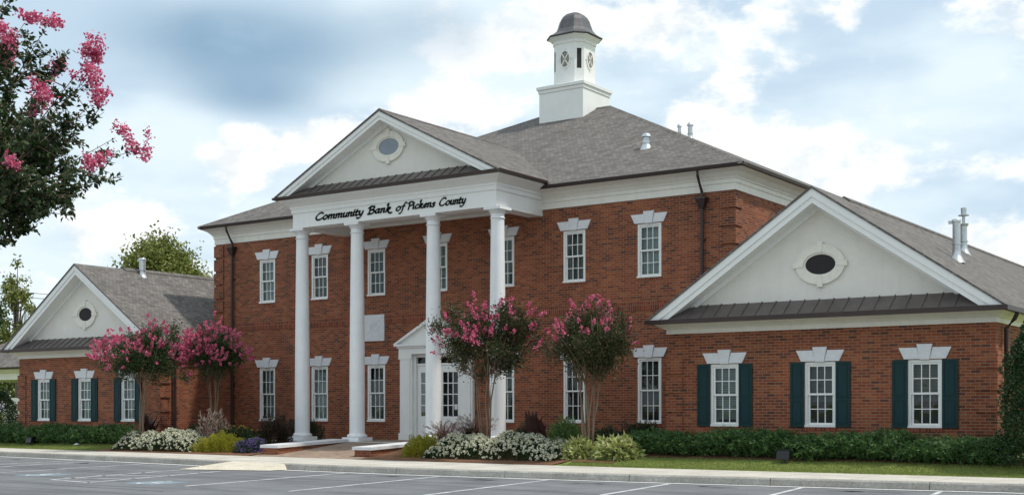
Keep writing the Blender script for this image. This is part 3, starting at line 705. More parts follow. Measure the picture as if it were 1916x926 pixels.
# hidden box closing the roof space above the portico ceiling
# columns
def make_column(x):
    base = (0, 0, 0); H = 7.33-FZ
    m = MB(); m.lathe([(.238, .24), (.246, .265), (.24, .29)]+[(.24-.046*(max(0, t-.25)/.75)**1.3, .29+(H-.29-.36)*t) for t in np.linspace(0, 1, 12)]+[(.197, H-.33)], n=32)
    sh = m.build('column', 'column'); smooth_by_angle(sh, 40); sh['abs'] = (0, 0, 0)
    m = MB(); m.box(-.335, .335, -.335, .335, 0, .12); m.lathe([(.29, .121), (.315, .145), (.315, .185), (.29, .21), (.255, .225), (.25, .245)], n=32); b = m.build('column_base', 'column', sh); smooth_by_angle(b, 40)
    m = MB(); m.lathe([(.193, H-.335), (.22, H-.32), (.22, H-.30), (.198, H-.285), (.198, H-.19), (.215, H-.18), (.25, H-.105), (.265, H-.095), (.265, H-.08)], n=32); m.box(-.29, .29, -.29, .29, H-.08, H-.001); b = m.build('capital', 'column', sh); smooth_by_angle(b, 40)
    return sh
c0 = None
for x in (-3.872, -1.516, 1.516, 3.872):
    if c0 is None: c = c0 = make_column(x)
    else:
        c = c0.copy(); COL.objects.link(c)
        for ch in c0.children: k = ch.copy(); COL.objects.link(k); k.parent = c
    c.parent = bank; c.location = Vector((x, 29.86, FZ))-Vector(bank['abs'])
# porch floor: stone nosing on a brick riser
m = MB(); m.box(-4.95, 4.95, 29.3, F0-.003, .2, FZ-.08); part(m, 'porch_base', 'brick')
m = MB(); m.box(-5.0, 5.0, 29.27, F0-.004, FZ-.079, FZ-.004); part(m, 'porch_nosing', 'marble')
m = MB(); m.box(-4.65, 4.65, 29.62, F0-.006, FZ-.003, FZ); part(m, 'porch_floor', 'paver')
# lettering on the frieze, a broad-nib hand
GL = {'C': (1.6, [[(1.5, 1.5), (1.25, 1.78), (.85, 1.75), (.4, 1.3), (.2, .75), (.35, .2), (.8, 0), (1.25, .12), (1.5, .4)]]),
 'o': (1.1, [[(.55, 1), (.22, .78), (.12, .4), (.3, .05), (.6, 0), (.92, .3), (.95, .7), (.75, .97), (.5, 1)]]),
 'm': (1.5, [[(.05, .85), (.22, 1), (.2, 0)], [(.2, .6), (.5, .98), (.72, .9), (.7, 0)], [(.7, .6), (1.0, .98), (1.22, .9), (1.2, .1), (1.42, .1)]]),
 'n': (1.0, [[(.05, .85), (.22, 1), (.2, 0)], [(.2, .6), (.5, .98), (.72, .9), (.7, .1), (.92, .1)]]),
 'u': (1.0, [[(.05, .9), (.2, 1), (.18, .25), (.4, 0), (.72, .35)], [(.76, 1), (.74, .1), (.95, .1)]]),
 'i': (.5, [[(.05, .85), (.2, 1), (.18, .12), (.4, .1)], [(.22, 1.4), (.27, 1.46)]]),
 't': (.65, [[(.25, 1.45), (.18, .2), (.38, .02), (.58, .15)], [(-.02, .96), (.55, 1.0)]]),
 'y': (1.0, [[(.05, .9), (.2, 1), (.2, .3), (.4, .05), (.72, .35)], [(.8, 1), (.76, .1), (.5, -.55), (.1, -.72), (-.12, -.58)]]),
 'B': (1.4, [[(.35, 1.75), (.3, 0)], [(-.05, 1.45), (.35, 1.8), (1.0, 1.75), (1.1, 1.35), (.8, 1.0), (.35, .95)], [(.8, .98), (1.22, .75), (1.18, .25), (.7, 0), (.05, .02)]]),
 'a': (1.1, [[(.82, .9), (.5, 1.0), (.2, .7), (.14, .3), (.35, .03), (.6, .2), (.82, .75)], [(.84, 1), (.8, .12), (1.02, .1)]]),
 'k': (1.05, [[(.08, 1.7), (.3, 1.85), (.2, 0)], [(.25, .5), (.6, 1.0), (.82, .85), (.6, .58), (.3, .5)], [(.4, .52), (.75, .05), (1.05, .05)]]),
 'K': (1.25, [[(.08, 1.75), (.35, 1.88), (.2, 0)], [(.25, .5), (.6, 1.02), (.86, .98), (.84, .76), (.6, .58), (.3, .5)], [(.42, .52), (.75, -.1), (1.08, -.34), (1.38, -.24)]]),
 'f': (.75, [[(1.0, 1.65), (.75, 1.85), (.5, 1.5), (.35, 0), (.18, -.6), (-.15, -.72)], [(.08, .95), (.78, 1.0)]]),
 'P': (1.15, [[(.35, 1.75), (.28, 0)], [(-.05, 1.45), (.35, 1.8), (1.0, 1.75), (1.12, 1.3), (.8, .92), (.35, .88)]]),
 'c': (.9, [[(.82, .82), (.6, 1), (.3, .85), (.15, .4), (.35, .03), (.6, .05), (.82, .25)]]),
 'e': (.9, [[(.2, .48), (.6, .58), (.76, .8), (.55, 1), (.25, .8), (.13, .4), (.35, .03), (.78, .25)]]),
 's': (.8, [[(.68, .82), (.45, 1), (.2, .8), (.36, .55), (.62, .35), (.56, .08), (.25, 0), (.03, .15)]])}
def crom(p, n=5):
    p = [np.array(q, float) for q in p]; q = [p[0]]+p+[p[-1]]; o = []
    for i in range(1, len(q)-2):
        for t in np.linspace(0, 1, n, endpoint=False):
            a, b, c, d = q[i-1:i+3]; o.append(.5*(2*b+(c-a)*t+(2*a-5*b+4*c-d)*t*t+(3*b-a-3*c+d)*t**3))
    o.append(p[-1]); return o
def write(m, word, x0, x1, zb, xh, y, nib=.060, ang=38, thin=.022, depth=.025):
    tot = sum(GL[c][0] for c in word); k = (x1-x0)/tot; x = x0
    na = np.array([math.cos(R(ang)), math.sin(R(ang))]); nb = np.array([-na[1], na[0]])
    N4 = [na*nib/2+nb*thin/2, na*nib/2-nb*thin/2, -na*nib/2-nb*thin/2, -na*nib/2+nb*thin/2]
    for ch in word:
        w, strokes = GL[ch]
        for st in strokes:
            pts = [np.array([x+(p[0]+p[1]*.22)*k*1.0, zb+p[1]*xh]) for p in crom(st)]
            for a, b in zip(pts[:-1], pts[1:]):
                P = [a+q for q in N4]+[b+q for q in N4]
                # convex hull of the two nib footprints
                P = sorted({(round(q[0], 5), round(q[1], 5)) for q in P}); 
                def half(P):
                    h = []
                    for q in P:
                        while len(h) > 1 and (h[-1][0]-h[-2][0])*(q[1]-h[-2][1])-(h[-1][1]-h[-2][1])*(q[0]-h[-2][0]) <= 0: h.pop()
                        h.append(q)
                    return h
                H = half(P)[:-1]+half(P[::-1])[:-1]; m.prism(H, y-depth, y-.001)
        x += w*k
m = MB()
for w, a, b in (('Community', -3.06, -1.02), ('BanK', -.84, .12), ('of', .28, .62), ('Pickens', .74, 1.80), ('County', 1.93, 2.93)): write(m, w, a, b, 7.515, .122, YE, nib=.051 if w in ('Community', 'BanK') else .044, thin=.022 if w in ('Community', 'BanK') else .017)
part(m, 'lettering', 'black', ent)

# ---- entrance
m = MB(); y = F0-.12
for s in (-1, 1):
    m.box(min(s*.97, s*1.47), max(s*.97, s*1.47), y, F0+.0, FZ, 3.30)
    m.box(min(s*1.03, s*1.41), max(s*1.03, s*1.41), y-.035, y, FZ+.22, 3.14); m.box(min(s*.955, s*1.49), max(s*.955, s*1.49), y-.05, y, FZ, FZ+.22); m.box(min(s*.955, s*1.49), max(s*.955, s*1.49), y-.05, y, 3.14, 3.30)
m.box(-1.49, 1.49, y-.04, F0, 3.301, 3.50); m.box(-1.53, 1.53, y-.09, F0, 3.501, 3.56); m.box(-1.60, 1.60, y-.16, F0, 3.561, 3.63)
m.prism([(-1.50, 3.631), (1.50, 3.631), (0, 4.42)], y-.04, F0)
for s in (-1, 1):
    pts = [(0, 4.40), (s*1.50, 3.631), (s*1.63, 3.631), (0, 4.52)]; m.prism(pts if s > 0 else pts[::-1], y-.16, F0)
surround = part(m, 'door_surround', 'white', recalc=True)
m = MB(); m.add([(.17*math.cos(t), y-.06, 3.99+.17*math.sin(t)) for t in np.linspace(0, 2*math.pi, 20)[:-1]], [tuple(range(19))]); part(m, 'pediment_roundel', 'cast', surround)
m = MB(); yd = F0+.10
m.box(-.97, .97, F0+.0, F0+.16, 3.24, 3.28)
m.box(-.968, -.90, F0, F0+.14, FZ, 3.24); m.box(.90, .968, F0, F0+.14, FZ, 3.24); m.box(-.90, .90, yd-.03, yd+.04, 2.93, 3.0); m.box(-.90, .90, yd-.03, yd+.04, 3.2, 3.24); m.box(-.03, .03, yd-.03, yd+.04, 3.0, 3.2); m.box(-.90, .90, F0+.0, F0+.3, FZ, FZ+.03)
fr = part(m, 'door_frame', 'white')
m = MB().quad((-.9, yd+.01, 3.0), (.9, yd+.01, 3.0), (.9, yd+.01, 3.2), (-.9, yd+.01, 3.2)); part(m, 'transom_pane', 'door_glass', fr)
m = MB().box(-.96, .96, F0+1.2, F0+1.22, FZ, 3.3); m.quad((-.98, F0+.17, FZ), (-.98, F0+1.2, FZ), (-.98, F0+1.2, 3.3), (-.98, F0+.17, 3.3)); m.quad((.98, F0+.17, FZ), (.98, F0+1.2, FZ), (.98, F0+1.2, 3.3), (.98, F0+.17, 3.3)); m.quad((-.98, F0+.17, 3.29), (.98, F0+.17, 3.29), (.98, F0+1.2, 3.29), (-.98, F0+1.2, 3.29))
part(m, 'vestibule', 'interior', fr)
for s in (-1, 1):
    m = MB(); a, b = (.012, .89); gx0, gx1 = .15, .75; gz0, gz1 = 1.30, 2.71
    P = lambda u: (min(s*u[0], s*u[1]), max(s*u[0], s*u[1]))
    for u, v in (((a, gx0), (FZ+.035, 2.92)), ((gx1, b), (FZ+.035, 2.92)), ((gx0, gx1), (gz1, 2.92)), ((gx0, gx1), (FZ+.035, gz0))): m.box(*P(u), yd-.02, yd+.03, *v)
    m.box(*P((.2, .70)), yd-.032, yd-.02, FZ+.2, gz0-.12)
    for k in (1, 2): xx = gx0+(gx1-gx0)*k/3; m.box(*P((xx-.014, xx+.014)), yd-.014, yd+.02, gz0, gz1)
    for k in (1, 2, 3):
        zz = gz0+(gz1-gz0)*k/4
        for q in range(3): m.box(*P((gx0+(gx1-gx0)*q/3+(.014 if q else 0), gx0+(gx1-gx0)*(q+1)/3-(.014 if q < 2 else 0))), yd-.014, yd+.02, zz-.014, zz+.014)
    d = part(m, 'door', 'white')
    m = MB().quad((s*gx0, yd+.005, gz0), (s*gx1, yd+.005, gz0), (s*gx1, yd+.005, gz1), (s*gx0, yd+.005, gz1)); part(m, 'pane', 'door_glass', d)
    m = MB().tube([(s*.07, yd-.02, 1.45), (s*.07, yd-.07, 1.45), (s*.07, yd-.07, 1.85), (s*.07, yd-.02, 1.85)], .012); part(m, 'handle', 'bronze', d)
    if s > 0:
        m = MB().quad((.60, yd+.001, 1.52), (.72, yd+.001, 1.52), (.72, yd+.001, 1.68), (.60, yd+.001, 1.68)); part(m, 'notice', 'marble', d)
# marble tablet beside the door, notice board on the brick
m = MB().box(-3.11, -2.21, F0-.05, F0, 3.78, 4.65); m.box(-3.06, -2.26, F0-.056, F0-.05, 3.83, 4.60)
rr = random.Random(5)
for k in range(5):
    x0, z0 = -2.9+k*.1, 4.0+rr.random()*.1; m.tube([(x0, F0-.056, z0), (x0+.12, F0-.062, z0+.2), (x0+.1+rr.random()*.2, F0-.056, z0+.4)], [.005, .008, .004], 5)
part(m, 'marble_tablet', 'marble')
m = MB().box(1.67, 1.99, F0-.07, F0, 3.56, 3.98); m.box(1.64, 2.02, F0-.09, F0, 3.98, 4.01); m.box(1.64, 2.02, F0-.09, F0, 3.53, 3.56); part(m, 'notice_box', 'white')
# downspouts with conductor heads
def spout(pts, r=.042): return MB().tube(pts, r, 8)
def head(m, x, y, z): m.add([(x-.15, y-.14, z), (x+.15, y-.14, z), (x+.15, y+.09, z), (x-.15, y+.09, z), (x-.06, y-.06, z-.25), (x+.06, y-.06, z-.25), (x+.06, y+.06, z-.25), (x-.06, y+.06, z-.25)], [(0, 1, 2, 3), (4, 7, 6, 5), (0, 4, 5, 1), (1, 5, 6, 2), (2, 6, 7, 3), (3, 7, 4, 0)]); m.box(x-.17, x+.17, y-.16, y+.09, z, z+.05)
for x in (-9.34, 9.37):
    m = spout([(x-.0, F0-.40, 8.1), (x, F0-.38, 7.95), (x, F0-.1, 7.52), (x, F0-.1, 7.35)]); head(m, x, F0-.1, 7.32); m.tube([(x, F0-.1, 7.1), (x, F0-.1, .55)], .05, 8)
    for z in (6.2, 4.3, 2.4): m.box(x-.075, x+.075, F0-.12, F0, z, z+.03)
    part(m, 'downspout', 'bronze')
for x, y in ((WC[-1]+WHALF+.1, YW+.55), (WC[1]+WHALF+.1, YW+.5)):
    m = spout([(x+.25, y-.05, 3.64), (x+.18, y-.03, 3.5), (x, y, 3.3), (x, y, .5)], .05); part(m, 'downspout', 'bronze')

# ---- cupola
cy = 40.26
m = MB(); w = .95; m.box(-w, w, cy-w, cy+w, 11.4, 13.2)
ring(m, [(.0, 13.2), (.03, 13.2), (.035, 13.30), (.08, 13.33), (.085, 13.43), (.02, 13.46)], -w, w, cy-w, cy+w)
m.quad((-w-.02, cy-w-.02, 13.46), (w+.02, cy-w-.02, 13.46), (w+.02, cy+w+.02, 13.46), (-w-.02, cy+w+.02, 13.46))
cup = part(m, 'cupola', 'white')
def octa(h, e): return [(h, -e), (h, e), (e, h), (-e, h), (-h, e), (-h, -e), (-e, -h), (e, -h)]
def octaloft(m, levels, capit=True):
    vs = []; fs = []
    for h, e, z in levels: vs += [(x, cy+y, z) for x, y in octa(h, e)]
    for k in range(len(levels)-1):
        for i in range(8): j = (i+1) % 8; fs.append((k*8+i, k*8+j, (k+1)*8+j, (k+1)*8+i))
    fs.append(tuple(range((len(levels)-1)*8, len(levels)*8))); m.add(vs, fs)
hh, ee = .655, .40
m = MB(); octaloft(m, [(hh+.03, ee+.02, 13.46), (hh+.03, ee+.02, 13.56), (hh, ee, 13.57), (hh, ee, 15.0), (hh+.03, ee+.02, 15.02), (hh+.04, ee+.02, 15.12), (hh+.16, ee+.09, 15.24), (hh+.2, ee+.11, 15.27)]); part(m, 'cupola_drum', 'white', cup)
m = MB(); octaloft(m, [(.90, .50, 15.27), (.92, .51, 15.31), (.80, .45, 15.38), (.68, .38, 15.48), (.585, .325, 15.62), (.535, .30, 15.78), (.49, .275, 15.94), (.42, .235, 16.08), (.30, .17, 16.20), (.15, .08, 16.27), (.03, .017, 16.30)]); part(m, 'cupola_roof', 'copper', cup)
m = MB()
for sx, sy in ((1, -1), (-1, -1), (1, 1), (-1, 1)):                  # louvers in the four chamfers
    a, b = Vector((sx*hh, cy+sy*ee, 0)), Vector((sx*ee, cy+sy*hh, 0)); mid = (a+b)/2; d = (b-a).normalized(); n = Vector((sx, sy, 0)).normalized()
    for lo, hi in ((14.05, 14.78),):
        p, q = mid-d*.085+n*.004, mid+d*.085+n*.004
        m.quad(p+Vector((0, 0, lo)), q+Vector((0, 0, lo)), q+Vector((0, 0, hi)), p+Vector((0, 0, hi)))
part(m, 'louver', 'louver', cup)
def cup_window(nx, ny):
    n = Vector((nx, ny, 0)); t = Vector((-ny, nx, 0)); c = Vector((0, cy, 14.42))+n*(hh)
    fr, gl = MB(), MB(); a, b, N = .185, .29, 28
    def pt(r1, r2, k, d): an = 2*math.pi*k/N; return c+t*(r1*math.cos(an))+Vector((0, 0, r2*math.sin(an)))+n*d
    for k in range(N):
        fr.quad(pt(a, b, k, .03), pt(a+.05, b+.05, k, .03), pt(a+.05, b+.05, k+1, .03), pt(a, b, k+1, .03))
        fr.quad(pt(a+.05, b+.05, k, .03), pt(a+.05, b+.05, k, 0), pt(a+.05, b+.05, k+1, 0), pt(a+.05, b+.05, k+1, .03))
    for sgn in (1, -1):
        for (u, v) in ((.7, .7),):
            d1 = t*(a*u)+Vector((0, 0, b*v*sgn)); w = (t*.018*-sgn+Vector((0, 0, .012))); fr.quad(c-d1-w+n*.022, c+d1-w+n*.022, c+d1+w+n*.022, c-d1+w+n*.022)
    for ux, uz in ((1, 0), (-1, 0), (0, 1), (0, -1)):
        q = c+t*(ux*(a+.075))+Vector((0, 0, uz*(b+.075)))+n*.03; fr.quad(q-t*.035-Vector((0, 0, .035)), q+t*.035-Vector((0, 0, .035)), q+t*.035+Vector((0, 0, .035)), q-t*.035+Vector((0, 0, .035)))
    gl.add([pt(a, b, k, .012) for k in range(N)], [tuple(range(N))])
    f = part(fr, 'round_window', 'white', cup); part(gl, 'round_window_pane', 'dial', cup)
for n in ((1, 0), (0, -1), (-1, 0), (0, 1)): cup_window(*n)

# ================================================================ LOW WALLS
def ramp_wall(x0, x1, label):
    t = thing('ramp_wall', label, 'low wall', ((x0+x1)/2, 26.3, .2), 'low walls flanking the entrance walk')
    m = MB(); y0, y1 = 26.28, 29.26
    m.add([(x0, y0, .1), (x1, y0, .1), (x1, y1, .2), (x0, y1, .2), (x0, y0, .40), (x1, y0, .40), (x1, y1, .52), (x0, y1, .52)], [(4, 5, 6, 7), (0, 1, 5, 4), (1, 2, 6, 5), (2, 3, 7, 6), (3, 0, 4, 7)]); m.build('wall_body', 'brick', t)
    a, b, c, d = x0-.05, x1+.05, y0-.05, y1
    m = MB(); m.add([(a, c, .401), (b, c, .401), (b, d, .521), (a, d, .521), (a, c, .485), (b, c, .485), (b, d, .605), (a, d, .605)], [(0, 3, 2, 1), (4, 5, 6, 7), (0, 1, 5, 4), (1, 2, 6, 5), (2, 3, 7, 6), (3, 0, 4, 7)]); m.build('cap', 'marble', t)
ramp_wall(-2.0, -1.38, 'low brick ramp wall with white cap, next to the purple flowers')
ramp_wall(1.58, 2.18, 'low brick ramp wall with white cap, ending at the small yellow-green mound')

# ================================================================ PLANTS
def myrtle(name, x, y, H, hc, rx, rz, seed, label, group, leaf='myrtle', npan=70, nl=9000, stems=6, lean=(0, 0), bias=0.0, toponly=.1, psize=.125, flare=.2):
    rng = np.random.default_rng(seed); z0 = gz(x, y); t = thing(name, label, 'tree', (x, y, z0), group)
    cz = z0+hc+rz*.9; C = np.array([x+lean[0], y+lean[1], cz]); tr = MB()
    for k in range(stems):
        a = 2*math.pi*k/stems+rng.uniform(-.4, .4); r0, r1, r2 = .06+rng.uniform(0, .05), flare+rng.uniform(-.07, .09), rx*rng.uniform(.4, .65)
        p = [np.array([x+r0*math.cos(a), y+r0*math.sin(a), z0-.02])]; j = rng.normal(size=(3, 2))*.03
        for q, (rr_, zz) in enumerate(((r0+(r1-r0)*.3, z0+hc*.36), (r0+(r1-r0)*.65, z0+hc*.7), (r1, z0+hc*rng.uniform(.95, 1.12)))): p.append(np.array([x+lean[0]*.3+rr_*math.cos(a)+j[q, 0], y+lean[1]*.3+rr_*math.sin(a)+j[q, 1], zz]))
        p.append(np.array([C[0]+r2*math.cos(a), C[1]+r2*math.sin(a), cz+rng.uniform(-.1, .3)]))
        th = rng.uniform(.5, .95); tr.tube(p, [q*th for q in (.036, .03, .024, .018, .008)], 7)
        for b in range(5):
            e = C+np.array([rx*rng.uniform(.3, .85)*math.cos(a+rng.normal()*.6), rx*rng.uniform(.3, .85)*math.sin(a+rng.normal()*.6), rz*rng.uniform(-.4, .75)])
            tr.tube([p[3], (p[3]+e)/2+rng.normal(size=3)*.06, e], [.011, .007, .003], 5)
    tr.build('trunk', 'bark', t, smooth=True)
    # crown: clumps, each a tuft of leaves, so the outline stays uneven with gaps
    nc = 95; d = sphere_pts(nc, rng, -.97); rr_ = rng.uniform(.25, 1.0, nc)**.55; low = d[:, 2] < 0
    sc_ = np.where(low[:, None], np.array([rx*.95, rx*.95, rz*.82]), np.array([rx, rx, rz])); cc = C+d*sc_*rr_[:, None]*.88*rng.uniform(.72, 1.26, (nc, 1))
    ph = rng.uniform(0, 6.28, 4)
    def lob(q): t_ = np.arctan2(q[..., 1], q[..., 0]); return 1+.17*np.sin(2*t_+ph[0])+.13*np.sin(3*t_+ph[1]+2*q[..., 2])+.12*np.sin(5*q[..., 2]+ph[2])*np.cos(t_+ph[3])
    cc = C+(cc-C)*lob(d)[:, None]
    wgt = rng.uniform(.35, 1.5, nc); wgt /= wgt.sum(); own = rng.choice(nc, nl, p=wgt)
    P = cc[own]+rng.normal(size=(nl, 3))*np.array([.14, .14, .13])*(.55+.75*rng.random((nl, 1)))
    D = unit(P-(C-np.array([0, 0, rz*.9])))+rng.normal(size=(nl, 3))*.7
    V, F = leaves(P, D, rng.uniform(.055, .095, nl), rng.uniform(.028, .046, nl), rng); fmesh('crown', V, F, leaf, t)
    # flower panicles on the outer shoots, gathered in uneven groups
    npan = int(npan*1.7); nh = max(10, npan//3); hd = sphere_pts(nh, rng, toponly); hd[:, 0] += bias; w = rng.uniform(.3, 2, nh); w /= w.sum()
    dp = unit(unit(hd)[rng.choice(nh, npan, p=w)]+rng.normal(size=(npan, 3))*.24); parts = []; lb = lob(dp)
    for k in range(npan):
        dd = dp[k]; base = C+dd*np.array([rx, rx, rz*(1 if dd[2] > 0 else .85)])*rng.uniform(.74, 1.12)*lb[k]; ax = unit(dd*.7+np.array([0, 0, .5])+rng.normal(size=3)*.2)
        n = int(rng.uniform(20, 52)); h = rng.random(n)**.8; Lp = psize*rng.uniform(.7, 1.5); w_ = Lp*.42*(1.05-h)
        P = base+ax*(h*Lp)[:, None]+rng.normal(size=(n, 3))*w_[:, None]*.5
        parts.append(leaves(P, rng.normal(size=(n, 3)), rng.uniform(.035, .06, n), rng.uniform(.03, .05, n), rng, .3))
    V, F = cat_VF(parts); fmesh('blossom', V, F, 'bloom', t)
    return t
GM = 'crape myrtles planted along the front of the bank'
myrtle('crape_myrtle', -8.2, 26.95, 4.1, 2.0, 1.24, .98, 3, 'pink crape myrtle in front of the shuttered windows of the smaller-looking far wing', GM, npan=165, nl=15000, toponly=-.05, stems=5, flare=.14)
myrtle('crape_myrtle', -7.1, 29.0, 4.15, 2.0, 1.14, .95, 11, 'pink crape myrtle in the brick corner between far wing and main block', GM, npan=190, nl=12000, toponly=-.2, stems=6, flare=.15)
myrtle('crape_myrtle', 5.35, 27.25, 4.3, 1.95, 1.36, 1.02, 21, 'crape myrtle standing over white flowers in front of the column nearest the camera', GM, leaf='myrtle_red', npan=95, nl=19000, toponly=.1, bias=.2, stems=6, flare=.19)
myrtle('crape_myrtle', 8.55, 27.25, 4.25, 1.8, 1.2, 1.02, 34, 'sparsely flowered crape myrtle with fanned bare stems among yellow-green hostas', GM, leaf='myrtle_red', npan=46, nl=17000, toponly=.35, bias=.1, stems=9, flare=.26)

def near_myrtle():
    rng = np.random.default_rng(8); base = np.array([16.6, 5.0, .18]); t = thing('crape_myrtle', 'near crape myrtle whose dark leafy crown cuts off the sky above the far wing', 'tree', tuple(base))
    c, s = math.cos(R(34.779)), math.sin(R(34.779))
    def pos(px, py, d):
        r = (px-958)/2376.5*d; return np.array([25.1155+r*c-d*s, r*s+d*c, E+(766.6-py)/2376.5*d])
    fork = np.array([16.45, 5.0, 2.75]); tr = MB()
    for k in range(5):
        a = 2*math.pi*k/5; tr.tube([base+np.array([.1*math.cos(a), .1*math.sin(a), -.1]), base+np.array([.13*math.cos(a+.3), .13*math.sin(a+.3), 1.0]), fork+np.array([.2*math.cos(a), .2*math.sin(a), 0])], [.05, .04, .032], 8)
    shoots = []                                              # (tip, has flower, size)
    for px, py, d, fl in [(30, -60, 9.0, 0), (45, 45, 8.9, .5), (88, 48, 9.2, .7), (168, 108, 8.9, 1.6), (160, 150, 8.8, 1.0), (172, 195, 9.1, .8), (68, 185, 8.5, 1.2), (100, 138, 9.3, .6), (5, 80, 8.8, 1.0),
                          (12, 120, 9.3, .8), (255, 280, 9.0, .9), (216, 258, 9.2, .35), (165, 310, 8.7, .9), (20, 312, 8.4, .45), (200, 330, 9.1, 0), (140, 250, 9.4, 0), (120, 95, 9.3, 0), (60, 110, 9.1, 0), (195, 210, 9.2, 0)]: shoots.append((pos(px, py, d), fl))
    for k in range(64):                                      # the rest of the crown, round and behind
        a, zr = rng.uniform(0, 2*math.pi), rng.uniform(-1, 1); r = math.sqrt(max(0, 1-zr*zr))*rng.uniform(.55, .95)
        shoots.append((np.array([16.5+1.05*r*math.cos(a), 5.0+1.1*r*math.sin(a), 3.56+(.8 if zr > 0 else .26)*zr]), .8 if (zr > .45 and rng.random() < .5) else 0))
    for px, py, d in [(60, 365, 8.9), (92, 392, 8.7), (108, 362, 9.1), (40, 385, 9.0), (20, 378, 8.7), (68, 425, 8.9), (135, 345, 9.0), (10, 370, 8.6), (50, 345, 9.2), (90, 330, 8.6), (25, 260, 8.7), (60, 280, 9.0), (95, 250, 8.8), (110, 300, 9.2), (35, 215, 9.1), (75, 225, 9.3), (5, 195, 8.8), (120, 205, 9.1), (15, 300, 9.1), (55, 310, 8.7), (130, 280, 8.9), (80, 365, 9.3), (30, 330, 8.8), (5, 340, 9.2), (115, 345, 8.8), (45, 255, 8.6), (20, 355, 9.1), (145, 352, 8.9)]: shoots.append((pos(px, py, d), 0))
    LP, LD, LL, BP = [], [], [], []
    for tip, fl in shoots:
        mid = fork+(tip-fork)*.5+np.array([0, 0, -.08])+rng.normal(size=3)*.06
        tr.tube([fork+rng.normal(size=3)*.08, mid, tip], [.011, .006, .002], 5)
        twigs = [(mid, tip, 46)]
        for q in range(6 if not fl else 4):
            f = rng.uniform(.25, .9); a = mid+(tip-mid)*f; e = a+unit(unit(tip-mid)+rng.normal(size=3)*.75)*rng.uniform(.14, .3); twigs.append((a, e, 24)); tr.tube([a, e], [.005, .0018], 4)
        for a, b, n in twigs:
            f = rng.random(n); p = a+(b-a)*f[:, None]; ax = unit(b-a); d = np.cross(np.tile(ax, (n, 1)), rng.normal(size=(n, 3))); d = unit(d)+ax*.55+np.array([0, 0, -.25])
            LP.append(p+rng.normal(size=(n, 3))*.012); LD.append(d); LL.append(rng.uniform(.046, .08, n)*(1-.4*f))
        if fl:
            n = int(330*fl); ax = unit(unit(tip-mid)+np.array([0, 0, .3])); h = rng.random(n)*.20*fl**.5
            nb = max(4, int(11*fl)); hub = tip+ax*.05+rng.normal(size=(nb, 3))*.042*fl**.5; own = rng.integers(0, nb, n)
            BP.append(hub[own]+rng.normal(size=(n, 3))*.019)
    P, D, L = np.vstack(LP), np.vstack(LD), np.concatenate(LL)
    V, F = leaves(P, D, L, L*.52, rng, .2); fmesh('crown', V, F, 'myrtle', t)
    tr.build('trunk', 'bark', t, smooth=True)
    P = np.vstack(BP); V, F = leaves(P, rng.normal(size=P.shape), rng.uniform(.016, .028, len(P)), rng.uniform(.016, .026, len(P)), rng, .4); fmesh('blossom', V, F, 'bloom', t)
near_myrtle()

def mound_pts(n, x, y, rx, ry, h, rng, shell=.35, lump=.12):
    d = sphere_pts(n, rng, .0); r = 1-shell*rng.random(n)**1.6
    q = d*np.array([rx, ry, h])*r[:, None]
    ph = rng.uniform(0, 6, 4); wob = 1+lump*(np.sin(d[:, 0]*7+ph[0])+np.sin(d[:, 1]*9+ph[1])+np.sin(d[:, 0]*15+d[:, 1]*11+ph[2]))*.6
    q *= wob[:, None]
    P = q+np.array([x, y, 0]); P[:, 2] += gzv(P[:, 0], P[:, 1]); return P, d
def shrub(name, label, cat, x, y, rx, ry, h, n, L, W, mat, seed, group=None, up=.4, shell=.5, lump=.15):
    rng = np.random.default_rng(seed); t = thing(name, label, cat, (x, y, gz(x, y)), group)
    P, d = mound_pts(n, x, y, rx, ry, h, rng, shell, lump)
    V, F = leaves(P, d+np.array([0, 0, up])+rng.normal(size=(n, 3))*.5, L*rng.uniform(.7, 1.3, n), W*rng.uniform(.7, 1.3, n), rng); fmesh('foliage', V, F, mat, t)
    return t
def hedge(name, label, x0, x1, yc, ry, h, n, seed, mat='juniper'):
    rng = np.random.default_rng(seed); t = thing(name, label, 'hedge', ((x0+x1)/2, yc, gz((x0+x1)/2, yc)))
    nb = int((x1-x0)/.22); ux = rng.uniform(x0, x1, nb*5); uy = yc+rng.uniform(-1, 1, nb*5)*ry*.75
    # arching branches, each with sprays along it
    nbr = n//38; bx = rng.uniform(x0, x1, nbr); by = yc+rng.uniform(-1, 1, nbr)*ry*.6; ang = rng.uniform(0, 2*math.pi, nbr); ln = rng.uniform(.25, .55, nbr); rise = rng.uniform(.35, 1.0, nbr)*h*(1+.18*np.sin(bx*2.1)+.12*np.sin(bx*4.7+1))
    k = 38; f = np.tile(np.linspace(.15, 1, k), (nbr, 1)); f += rng.normal(size=f.shape)*.03
    X = bx[:, None]+np.cos(ang)[:, None]*ln[:, None]*f; Y = by[:, None]+np.sin(ang)[:, None]*ln[:, None]*f*.8; Z = rise[:, None]*np.sin(np.minimum(f, 1)*1.75)
    P = np.stack([X, Y, Z], -1); Dd = np.gradient(P, axis=1); P = P.reshape(-1, 3); Dd = unit(Dd.reshape(-1, 3)); P = P+rng.normal(size=P.shape)*.018; P[:, 2] += gzv(P[:, 0], P[:, 1])
    V, F = leaves(P, Dd+rng.normal(size=P.shape)*.45, rng.uniform(.07, .13, len(P)), rng.uniform(.02, .036, len(P)), rng); fmesh('foliage', V, F, mat, t)
hedge('juniper_hedge', 'long dark green juniper hedge under the large near gabled wing', 9.9, 18.5, 27.72, .74, .52, 76000, 4)
hedge('juniper_hedge', 'dark green juniper hedge under the far wing, beside a small floodlight', -18.6, -9.9, 27.85, .68, .52, 52000, 5)
